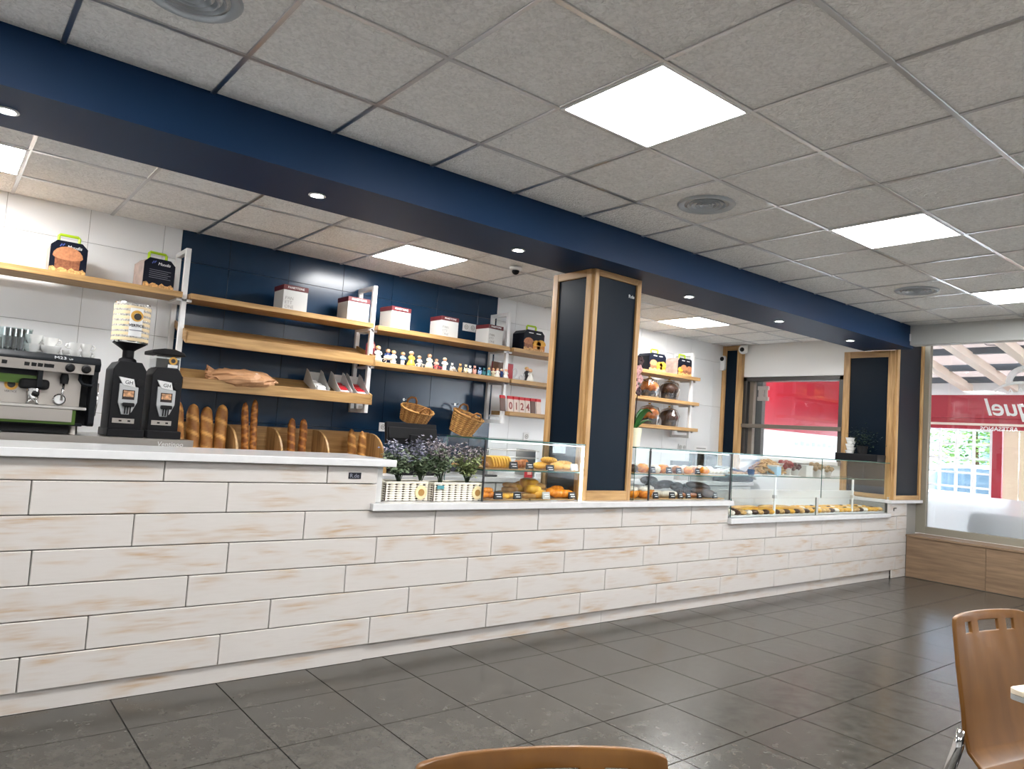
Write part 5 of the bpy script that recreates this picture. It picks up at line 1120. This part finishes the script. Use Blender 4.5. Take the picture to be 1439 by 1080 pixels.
# ================================================================== planters and plants
plain('rattan_white', srgb(236,230,214), .6); plain('planter_dark', srgb(70,58,44), .9); plain('tag_cream', srgb(225,205,160), .7); plain('tag_brown', srgb(160,120,62), .7); plain('soil', (.03,.022,.015,1), .95)
def planter(x, y_, w, d, h, label, rz):
    t = thing('woven_planter', label, 'planter', (x, y_, .8705), rz, 'white woven planters')
    MB().box(-w/2+.008, w/2-.008, -d/2+.008, d/2-.008, .002, h-.012).build('liner', 'planter_dark', t)
    MB().box(-w/2+.012, w/2-.012, -d/2+.012, d/2-.012, h-.014, h-.010).build('soil', 'soil', t)
    b_ = MB(); rows = 8; step = .0235
    for r in range(rows):
        z0 = h*r/rows+.001; z1 = h*(r+1)/rows-.0006
        for side in range(4):
            Ls = w if side % 2 == 0 else d; n = max(4, int(Ls/step)); oth = (d if side % 2 == 0 else w)/2
            pr = []
            for j in range(n*4+1):
                u = -Ls/2+Ls*j/(n*4)
                pr.append((u, oth+.0042*math.cos(PI*j/4), .5-.34*max(0, -math.cos(PI*j/4+(PI/2 if r % 2 else 0)*0))**2))
            for (u0, o0, k0), (u1, o1, k1) in zip(pr, pr[1:]):
                zm, hh = (z0+z1)/2, z1-z0
                def W_(u, o, z): return [(u, -o, z), (o, u, z), (-u, o, z), (-o, -u, z)][side]
                b_.quad(W_(u0,o0,zm-hh*k0), W_(u1,o1,zm-hh*k1), W_(u1,o1,zm+hh*k1), W_(u0,o0,zm+hh*k0))
    wv = b_.build('weave', 'rattan_white', t, smooth='all'); wv['kind'] = 'stuff'
    rim = [(-w/2,-d/2,h),(w/2,-d/2,h),(w/2,d/2,h),(-w/2,d/2,h),(-w/2,-d/2,h)]
    MB().tube([Vector(a).lerp(Vector(b), f) for a, b in zip(rim, rim[1:]) for f in (0,.25,.5,.75)]+[rim[0]], .0055, 6, cap=False).build('rim', 'rattan_white', t, smooth='all')
    g = MB().lathe([(0,0),(.040,0),(.042,.002),(.040,.004),(0,.004)], 22, cap=False).xf(Matrix.Rotation(PI/2, 4, 'X')).build('round_tag', 'tag_cream', t, loc=(w/2-.048, -d/2-.006, h*.47))
    MB().lathe([(0,0),(.021,0),(.021,.002),(0,.002)], 18, cap=False).xf(Matrix.Rotation(PI/2, 4, 'X')).build('tag_centre', 'tag_brown', g, loc=(0, -.004, 0))
    return t
planter(2.245, 3.82, .285, .15, .108, 'white woven planter with round tag next to the raised counter', .0)
pl2 = planter(2.60, 3.80, .385, .15, .108, 'longer white woven planter with round tag next to the glass case', .06)
MB().box(-.175, -.125, -.087, -.083, .075, .095).build('green_label', 'fig_teal', pl2)
m, nt, b, N, L = new_mat('leaf_green'); oi = N.new('ShaderNodeObjectInfo')
def leafmat(name, c1, c2):
    m, nt, b, N, L = new_mat(name); g = N.new('ShaderNodeNewGeometry'); rp = N.new('ShaderNodeValToRGB'); e = rp.color_ramp.elements
    e[0].color = c1; e[1].color = c2; L.new(g.outputs['Random Per Island'], rp.inputs['Fac']); L.new(rp.outputs['Color'], b.inputs['Base Color']); b.inputs['Roughness'].default_value = .55
    return m
leafmat('leaf_sage', srgb(66,92,62), srgb(158,174,142)); leafmat('bloom_lilac', srgb(86,88,112), srgb(156,154,174)); leafmat('bloom_mauve', srgb(94,84,92), srgb(164,150,156)); leafmat('leaf_pale', srgb(100,120,70), srgb(186,196,140)); plain('stem_green', srgb(48,62,44), .7)
def bushy(px, y_, zb, cz, rx, rz, label, bloom, n=620, green='leaf_sage', seed=1):
    R = random.Random(seed); q = ony(px, 676, y_); t = thing('lavender_plant', label, 'plant', (q.x, y_, zb), 0, 'grey lavender plants')
    st_, gr, bl = MB(), MB(), MB(); top = cz-zb
    def leaf(mb, c, s):
        a, e_ = R.uniform(0, 2*PI), R.uniform(-.6, 1.0); d = Vector((math.cos(a)*math.cos(e_), math.sin(a)*math.cos(e_), math.sin(e_)))
        w_ = d.cross(Vector((0,0,1))).normalized()*s*.42; up = d.cross(w_).normalized()*s*.12
        p0 = c; p1 = c+d*s*.5+w_+up; p2 = c+d*s; p3 = c+d*s*.5-w_+up; n0 = len(mb.v); mb.v += [tuple(p0), tuple(p1), tuple(p2), tuple(p3)]; mb.f += [(n0,n0+1,n0+2), (n0,n0+2,n0+3)]; mb.mi += [0,0]
    for k in range(26):
        a = R.uniform(0, 2*PI); rr = rx*(R.random()**.5)*.95; tip = Vector((rr*math.cos(a), rr*.75*math.sin(a), top+rz*(.25+.75*R.random())*(1-.25*(rr/rx)**2)))
        mid = Vector((tip.x*.25, tip.y*.25, top*.5)); path = [Vector((R.uniform(-.008,.008), R.uniform(-.008,.008), -.01)), mid*.6, mid.lerp(tip, .4), mid.lerp(tip, .75), tip]
        st_.tube(path, [.0022,.002,.0018,.0014,.001], 4)
        for j in range(n//26):
            f = R.uniform(.12, 1.0); c = mid.lerp(tip, f)+Vector((R.gauss(0,.016), R.gauss(0,.016), R.gauss(0,.012)))
            hi = c.z > top+rz*.22+R.gauss(0, .03)
            leaf(bl if hi else gr, c, R.uniform(.020,.034) if not hi else R.uniform(.015,.026))
    st_.build('stems', 'stem_green', t)['kind'] = 'stuff'; gr.build('foliage', green, t)['kind'] = 'stuff'; bl.build('blossoms', bloom, t)['kind'] = 'stuff'
bushy(560, 3.85, .955, 1.085, .125, .17, 'bushy sage plant with lilac tips beside the raised counter', 'bloom_lilac', 1100, seed=3)
bushy(591, 3.84, .955, 1.09, .10, .17, 'narrow sage plant with lilac tips in the middle of the planters', 'bloom_lilac', 900, seed=5)
bushy(619, 3.81, .955, 1.10, .125, .175, 'sage plant with mauve tips in the longer planter', 'bloom_mauve', 1150, seed=8)
bushy(656, 3.80, .955, 1.085, .115, .17, 'paler green plant with greyish tips beside the glass case', 'bloom_mauve', 950, 'leaf_pale', seed=11)
# orchid standing on the middle case, half behind the pillar
plain('pot_cream', srgb(238,234,205), .5); plain('orchid_green', srgb(40,98,40), .35); plain('bark', srgb(60,40,24), .9); plain('orchid_pink', srgb(214,160,160), .5); plain('orchid_dark', srgb(60,30,36), .5)
q = ony(889, 628, 3.98); t = thing('potted_orchid', 'green leaved orchid in a cream pot on the middle case, half behind the pillar', 'plant', (q.x, 3.98, 1.2725)); zt = .15
MB().lathe([(0,.001),(.052,.001),(.068,zt),(.062,zt),(.055,zt-.02),(0,zt-.02)], 26, cap=False).build('pot', 'pot_cream', t, smooth=True)
for a, l_, up in ((.1,.15,.12),(-1.2,.15,.13),(2.4,.16,.16),(-.4,.16,.07),(1.2,.14,.16)):
    pts = [(math.cos(a)*l_*f, math.sin(a)*l_*f, zt-.02+up*1.3*math.sin(f*2.1)) for f in [i/8 for i in range(9)]]
    MB().tube(pts, [.008+.026*math.sin(PI*min(1, i/8*.92+.08)) for i in range(9)], 8, flat=.18).build('leaf', 'orchid_green', t, smooth='all')
MB().tube([(0,0,zt-.02),(.015,0,zt+.2),(.02,-.01,zt+.36),(.06,-.02,zt+.40),(.10,-.02,zt+.39)], .004, 6).build('flower_stem', 'bark', t, smooth='all')
MB().tube([(0,0,zt-.02),(-.01,0,zt+.25),(.0,-.01,zt+.5),(.01,-.02,zt+.56)], .004, 6).build('flower_stem', 'bark', t, smooth='all')
for k, (x, z) in enumerate(((.012,.30),(.02,.40),(.008,.48),(.018,.55),(-.03,.44),(-.03,.34))):
    b_ = MB()
    for a in range(5): b_.ball((x+.022*math.cos(a*1.257), -.02, zt+z+.022*math.sin(a*1.257)), .018, .006, .018, 8, 5)
    b_.build('blossom', 'orchid_pink' if k % 3 else 'orchid_dark', t, smooth='all')
# plant, cups and shelf at the end pillar
t = thing('black_shelf', 'small black wall shelf fixed to the end pillar', 'shelf', (8.30, 3.98, 1.26)); MB().box(-.10, .108, -.24, .24, 0, .09).build('board', 'black_plastic', t, bevel=.004)
q = onx(1212, 630, 8.30); t = thing('small_plant', 'small dark green potted plant on the black shelf of the end pillar', 'plant', (8.30, q.y, 1.3505)); MB().lathe([(0,0),(.045,0),(.06,.09),(0,.09)], 16, cap=False).build('pot', 'soft_black', t, smooth=True)
b_ = MB(); R = random.Random(4)
for k in range(260):
    d = Vector((max(-.1, min(.075, R.gauss(0,.05))), R.gauss(0,.08), .17+R.gauss(0,.055))); a = R.uniform(0, 6.28); s = R.uniform(.02,.04); n0 = len(b_.v)
    v = Vector((math.cos(a), math.sin(a), R.uniform(-.5,.7))).normalized(); w_ = v.cross(Vector((0,0,1)))*s*.3
    b_.v += [tuple(d), tuple(d+v*s*.5+w_), tuple(d+v*s), tuple(d+v*s*.5-w_)]; b_.f += [(n0,n0+1,n0+2,n0+3)]; b_.mi += [0]
leafmat('leaf_dark', srgb(24,40,26), srgb(70,92,60)); b_.build('foliage', 'leaf_dark', t)['kind'] = 'stuff'
for k in range(5):
    q = onx(1194+ (k % 2)*1.5, 640, 8.30)
    tag(put('paper_cup', MB().lathe([(0,0),(.040,0),(.052,.034),(.048,.034),(.037,.004),(0,.004)], 18, cap=False).mesh('paper_cup', 'white_ceramic', True), None, (8.30, q.y, 1.3505+.036*k)), ('lowest', 'second lowest', 'middle', 'second highest', 'topmost')[k]+' white cup in the stack on the black pillar shelf', 'cup', 'stacked white cups')

# ================================================================== chairs and table
def chair(x, y_, rz, label, zt=.855):
    """origin on the floor under the middle of the back's top edge; the sitter faces local -y"""
    t = thing('bentwood_chair', label, 'chair', (x, y_, 0), rz, 'bentwood chairs with slotted backs')
    us = [-1,-.96,-.88,-.68,-.49,-.28,0,.28,.49,.68,.88,.96,1]; hw = .19
    prof = []   # (y, z) from top of back down to seat front
    P_ = [(0,zt),(-.003,zt-.012),(-.006,zt-.029),(-.012,zt-.062),(-.03,zt-.16),(-.048,zt-.26),(-.058,zt-.33),(-.075,zt-.385),(-.115,zt-.42),(-.18,zt-.432),(-.28,zt-.43),(-.38,zt-.425),(-.44,zt-.435),(-.46,zt-.455)]
    b_ = MB(); n = len(us)
    for i, (yy, zz) in enumerate(P_):
        for u in us:
            au = abs(u); back = max(0, 1-i/8)
            w_ = hw*(1.0 if i > 2 else (.965, .99, 1.0)[i]) * (1.03 if 4 <= i else 1)
            dz = -.008*(au**8) if i == 0 else 0
            b_.v.append((u*w_, yy-.020*back*(au**2), zz+dz-(.003*au*au if i == 0 else .003*au*au*back)))
    for i in range(len(P_)-1):
        for j in range(n-1):
            um = abs((us[j]+us[j+1])/2)
            if i == 2 and (um < .28 or .49 < um < .68): continue
            b_.f.append((i*n+j, i*n+j+1, (i+1)*n+j+1, (i+1)*n+j)); b_.mi.append(0)
    sh = b_.build('shell', 'beech', t, smooth='all')
    sd = sh.modifiers.new('thickness', 'SOLIDIFY'); sd.thickness = .012; sd.offset = 0
    bv = sh.modifiers.new('edge', 'BEVEL'); bv.width = .003; bv.segments = 2; bv.limit_method = 'ANGLE'
    zs_ = zt-.44
    for s in (-1, 1):
        MB().tube([(s*.19,-.40,0),(s*.185,-.38,zs_*.5),(s*.17,-.36,zs_-.02),(s*.16,-.30,zs_-.012)], .011, 10).build('leg', 'chrome', t, smooth='all')
        MB().tube([(s*.205,.05,0),(s*.205,.03,zs_*.45),(s*.205,-.02,zs_*.9),(s*.20,-.05,zs_+.06),(s*.192,-.055,zs_+.11)], [.011,.012,.013,.012,.009], 10, flat=1.4).build('leg', 'chrome', t, smooth='all')
        MB().tube([(s*.20,-.03,zs_-.02),(s*.175,-.14,zs_-.022),(s*.165,-.32,zs_-.016)], .010, 8).build('seat_rail', 'chrome', t, smooth='all')
    MB().tube([(-.19,-.39,zs_*.45),(.19,-.39,zs_*.45)], .008, 8).build('stretcher', 'chrome', t, smooth='all')
    return t
ct = .855
a, b_ = onz(612, 1060, ct), onz(930, 1050, ct); mdl = (a+b_)/2; chair(mdl.x, mdl.y+.02, math.atan2(b_.y-a.y, b_.x-a.x), 'bentwood chair with slotted back standing alone on the open floor', ct)
a, b_ = onz(1343, 862, ct), onz(1439, 854, ct); mdl = (a+b_)/2; chair(mdl.x, mdl.y+.02, math.atan2(b_.y-a.y, b_.x-a.x), 'bentwood chair with slotted back pushed up to the pale table', ct)
ax, ay = Vector((.965, -.262, 0)), Vector((-.262, -.965, 0)); c = onz(1415, 964, .75)
tb = thing('cafe_table', 'pale topped cafe table with dark grey panel leg', 'table', (c.x, c.y, 0), math.atan2(ax.y, ax.x))
plain('table_top', srgb(214,200,178), .35, var=.04); plain('table_edge', srgb(150,150,148), .4); plain('table_leg', srgb(58,60,64), .5)
MB().prism(rrect(0, .70, -.70, 0, .02, 4), 2, .722, .735).build('edge_band', 'table_edge', tb); MB().prism(rrect(.0, .70, -.70, 0, .02, 4), 2, .735, .75).build('top', 'table_top', tb, bevel=.002, seg=1)
MB().box(.03, .07, -.66, -.035, .0, .722).build('panel_leg', 'table_leg', tb, bevel=.003); MB().box(.63, .67, -.66, -.035, .0, .722).build('panel_leg', 'table_leg', tb, bevel=.003); MB().box(.07, .63, -.37, -.33, .45, .722).build('stretcher', 'table_leg', tb, bevel=.003)
# ================================================================== outside: covered terrace, then the street
X2 = 12.5; plain('terrace_floor', (.30,.28,.26,1), .7, var=.1); plain('asphalt', (.22,.22,.22,1), .9, var=.15); plain('terrace_red', srgb(160,6,36), .4); plain('cream_blind', srgb(226,204,178), .6); plain('lattice_white', (.85,.85,.85,1), .5); plain('beam_cream', srgb(222,206,192), .6); plain('rail_grey', srgb(92,100,108), .6)
translucent('roof_sheet', (.42,.37,.355,1), .55); plain('facade_white', (.75,.76,.78,1), .8); plain('facade_blue', srgb(150,180,205), .8); plain('car_white', (.75,.77,.8,1), .2); plain('car_blue', srgb(90,120,165), .2); plain('car_glass', srgb(60,80,95), .05); plain('tyre', (.02,.02,.02,1), .8); plain('window_dark', srgb(120,140,150), .2); plain('pale_blue', srgb(178,205,222), .5); plain('sidewall_white', (.80,.82,.84,1), .6)
struct(MB().box(9.31, 13.2, -8, 8, -.12, -.02).build('terrace_floor', 'terrace_floor'), 'paved floor of the covered terrace outside'); struct(MB().box(13.2, 60, -40, 40, -.22, -.12).build('street_ground', 'asphalt'), 'asphalt street outside')
rf = thing('terrace_roof', 'pale sloping terrace roof on cream beams outside the window', 'roof')
def rz_(x): return 3.02-(x-9.3)*.145
for k in range(6): 
    x0, x1 = 9.31+k*.56, 9.31+(k+1)*.56-.012
    MB().prism([(x0, rz_(x0)+.06), (x1, rz_(x1)+.06), (x1, rz_(x1)+.075), (x0, rz_(x0)+.075)], 1, -6, 6.4).v if False else None
    b_ = MB(); b_.v = [(x, y_, rz_(x)+.06+dz) for dz in (0,.012) for x, y_ in ((x0,-6),(x1,-6),(x1,6.4),(x0,6.4))]; b_.f = [(0,3,2,1),(4,5,6,7),(0,1,5,4),(1,2,6,5),(2,3,7,6),(3,0,4,7)]; b_.mi = [0]*6; b_.build('roof_sheet', 'roof_sheet', rf)
for x in (9.9, 10.75, 11.6, 12.3): MB().box(x-.045, x+.045, -6, 6.4, rz_(x)-.03, rz_(x)+.055).build('purlin', 'rail_grey', rf)
ends = [onx(1425, 549, X2).y, onx(1362, 547, X2).y]; gap = ends[1]-ends[0]
for k in range(-5, 4):
    y_ = ends[0]+gap*k; b_ = MB(); b_.v = [(x, y_+dy, rz_(x)+dz) for x in (9.32, X2) for dy, dz in ((-.06,-.13),(.06,-.13),(.06,-.02),(-.06,-.02))]; b_.f = [(0,1,2,3),(7,6,5,4),(0,4,5,1),(1,5,6,2),(2,6,7,3),(3,7,4,0)]; b_.mi = [0]*6; b_.build('beam', 'beam_cream', rf)
# terrace end wall: red fascia, lattice window, red post, cream blinds
zr1, zr0 = onx(1350, 553, X2).z, onx(1350, 602, X2).z
ew = thing('red_fascia', 'deep red fascia band across the end of the terrace', 'fascia', (X2, 0, 0)); MB().box(0, .08, -6, 6.3, zr0+.09, zr1).build('band', 'terrace_red', ew); MB().box(-.02, .0, -6, 6.3, zr1-.02, max(zr1+.06, rz_(X2)+.05)).build('top_rail', 'lattice_white', ew); MB().box(-.03, .0, -6, 6.3, zr0+.055, zr0+.09).build('stripe', 'beam_cream', ew); MB().box(-.0, .08, -6, 6.3, zr0, zr0+.055).build('lower_band', 'terrace_red', ew); MB().box(-.04, .0, -6, 6.3, zr0+.17, zr0+.20).build('ledge', 'terrace_red', ew)
yl0 = onx(1392, 660, X2).y; yl1 = 6.2; yp = onx(1408, 650, X2).y
lat = thing('lattice_window', 'white gridded terrace window below the red fascia', 'window', (X2, 0, 0)); zb_ = .75
n_ = 14; step = onx(1367, 650, X2).y-onx(1392, 650, X2).y
for k in range(int((yl1-yl0)/step)+1): MB().box(.0, .03, yl0+k*step-.018, yl0+k*step+.018, zb_, zr0).build('bar', 'lattice_white', lat)
zz = zr0-.02
while zz > zb_: MB().box(.005, .025, yl0, yl1, zz-.016, zz+.016).build('bar', 'lattice_white', lat); zz -= step*.92
tag(MB().box(X2-.02, X2+.06, yl0, yl1, 0, zb_).build('terrace_wall', 'lattice_white'), 'low white wall under the gridded terrace window', 'wall'); tag(MB().box(X2-.02, X2+.08, yp, yl0-.02, 0, zr0-.005).build('red_post', 'terrace_red', bevel=.004), 'red post at the edge of the gridded terrace window', 'post')
bl = thing('terrace_blind', 'cream vertical blinds closing the terrace beside the red post', 'blind', (X2, 0, 0))
for k in range(22):
    y1_ = yp-.01-k*.20; MB().box(.01+.02*(k % 2), .03+.02*(k % 2), y1_-.195, y1_, 0, zr0-.005).build('slat', 'cream_blind', bl)
for k in range(2):                                     # window beyond the blinds, mirrored in the glass cases
    yy = -4.2-k*.9; tag(MB().box(X2-.06, X2-.03, yy-.4, yy+.4, 0, 1.8).build('terrace_shutter', 'lattice_white'), 'white terrace shutter beyond the cream blinds', 'shutter', 'terrace shutters')
# pendant lamp under the terrace roof
q = onx(1437, 503, 11.0); t = thing('terrace_spot', 'small dark spotlight hanging under the terrace roof', 'lamp', (11.0, q.y, q.z)); MB().lathe([(0,0),(.05,0),(.04,.07),(.015,.11),(0,.11)], 14, cap=False).build('shade', 'dark_metal', t, smooth=True); MB().tube([(0,0,.11),(0,0,rz_(11)-q.z)], .006, 6).build('stem', 'dark_metal', t); MB().tube([(0,0,.16),(-.5,.25,.12),(-.9,.42,.3),(-1.2,.6,.52)], .006, 6).build('cable', 'dark_metal', t)
# red side wall of the terrace, seen through the service window
YS = 6.05
sw = thing('terrace_side_wall', 'red terrace side wall with a white lower strip behind the service window', 'wall', (0, YS, 0))
za = ony(1068, 603, YS).z; zb2 = ony(1068, 626, YS).z
MB().box(9.0, X2, 0, .05, za, 3.0).build('red_panel', 'terrace_red', sw); MB().box(9.0, X2, .0, .05, zb2, za).build('white_strip', 'sidewall_white', sw); MB().box(9.0, X2, .0, .05, 0, zb2).build('lower_panel', 'sidewall_white', sw); MB().box(9.0, X2, -.012, 0, za-.006, za+.008).build('trim', 'lattice_white', sw)
for k in range(9): MB().box(10.5+k*.17, 10.6+k*.17, -.003, 0, zb2+.05, zb2+.075+.02*(1+k % 2)).build('print_mark', 'pale_blue', sw)
tag(MB().box(8.72, 8.80, 5.52, 6.05, 0, 2.9).build('terrace_post', 'dark_frame', bevel=.005), 'dark metal post outside the service window', 'post')
# street: parked cars, facades, tree
def car(x, y_, col, label, rz=PI/2):
    t = thing('parked_car', label, 'car', (x, y_, -.12), rz)
    body = [(-2.1,.28),(2.1,.28),(2.15,.55),(2.0,.80),(1.2,.92),(.55,1.42),(-.9,1.45),(-1.6,1.0),(-2.1,.92),(-2.18,.6)]
    MB().prism(body, 1, -.85, .85).build('body', col, t, smooth=True, bevel=.05)
    for s in (-1, 1):
        MB().prism([(1.0,.94),(.50,1.34),(.02,1.37),(.02,.94)], 1, s*.855-.004, s*.855+.004).build('side_window', 'car_glass', t); MB().prism([(-.06,.94),(-.06,1.37),(-.82,1.38),(-1.3,1.0),(-1.25,.94)], 1, s*.855-.004, s*.855+.004).build('side_window', 'car_glass', t)
        for wx in (-1.35, 1.35):
            w_ = MB().lathe([(0,-.1),(.26,-.1),(.32,-.08),(.32,.08),(.26,.1),(0,.1)], 22, cap=False).xf(Matrix.Rotation(PI/2, 4, 'X')).build('wheel', 'tyre', t, smooth=True, loc=(wx, s*.78, .32)); MB().lathe([(0,-.105),(.19,-.105),(.19,.105),(0,.105)], 16, cap=False).xf(Matrix.Rotation(PI/2, 4, 'X')).build('hubcap', 'steel', w_)
    MB().prism([(1.16,.95),(.58,1.40),(.60,1.42),(1.20,.95)], 1, -.7, .7).build('windscreen', 'car_glass', t)
    return t
p = onx(1365, 680, 15.2); car(15.2, p.y-.3, 'car_white', 'white parked car seen through the gridded terrace window'); car(15.6, p.y-6.0, 'car_blue', 'blue parked car further along the street'); car(16.0, p.y+5.2, 'car_blue', 'blue grey parked car beside the white one')
def facade(x, y0, y1, h, mat, label):
    t = thing('street_building', label, 'building', (x, (y0+y1)/2, -.2)); w = (y1-y0)/2
    MB().box(0, 6, -w, w, 0, h).build('wall', mat, t)
    n = int(2*w/2.6)
    for i in range(n):
        for j in range(int(h/3)):
            y_ = -w+1.3+i*2.6; z = 1.1+3*j; f = MB().box(-.06, .0, y_-.6, y_+.6, z, z+1.5).build('window', 'lattice_white', t); MB().box(-.07, -.06, y_-.52, y_+.52, z+.08, z+1.42).build('pane', 'window_dark', f)
    MB().box(-.2, 6.1, -w-.1, w+.1, h, h+.25).build('cornice', 'facade_white', t)
pz = onx(1330, 650, 26.0); facade(26, pz.y-1.0, pz.y+11, 9.5, 'facade_blue', 'pale blue street building across the road'); facade(26, pz.y-14, pz.y-1.3, 9.5, 'facade_white', 'white street building across the road'); facade(26, pz.y-30, pz.y-14.3, 9, 'facade_white', 'far white street building down the road')
q = onx(1372, 630, 21.0); t = thing('street_tree', 'leafy green street tree across the road', 'tree', (21.0, q.y, -.15)); MB().tube([(0,0,0),(.05,.02,1.2),(0,.05,2.4)], [.12,.10,.07], 10).build('trunk', 'bark', t, smooth='all')
b_ = MB(); R = random.Random(9)
for k in range(2600):
    d = Vector((R.gauss(0,1), R.gauss(0,1), R.gauss(0,1))).normalized()*R.random()**.4; c = Vector((d.x*1.3, d.y*1.15, 2.5+d.z*1.7)); a = R.uniform(0,6.28); s = R.uniform(.12,.22); v = Vector((math.cos(a), math.sin(a), R.uniform(-.6,.6))).normalized(); w_ = v.cross(Vector((0,0,1)))*s*.4; n0 = len(b_.v)
    b_.v += [tuple(c), tuple(c+v*s*.5+w_), tuple(c+v*s), tuple(c+v*s*.5-w_)]; b_.f.append((n0,n0+1,n0+2,n0+3)); b_.mi.append(0)
leafmat('tree_leaf', srgb(70,110,50), srgb(150,180,110)); b_.build('crown', 'tree_leaf', t)['kind'] = 'stuff'
# terrace chair behind the frosted band
q = onx(1405, 733, 9.55); t = thing('terrace_chair', 'dark terrace armchair just outside the frosted window band', 'chair', (9.62, q.y, -.02), 0); plain('rattan_dark', srgb(52,58,66), .7)
MB().box(-.22, .24, -.24, .24, .40, .46).build('seat', 'rattan_dark', t, bevel=.02); MB().prism(rrect(-.27, .27, .44, .80, .08, 4), 0, -.26, -.20).build('backrest', 'rattan_dark', t, bevel=.01)
for sx in (-1, 1):
    for sy in (-1, 1): MB().tube([(sx*.2, sy*.21, 0), (sx*.19, sy*.2, .41)], .018, 8).build('leg', 'dark_metal', t, smooth='all')
    MB().box(-.24, .2, sx*.27-.03, sx*.27+.03, .60, .64).build('armrest', 'rattan_dark', t, bevel=.01)
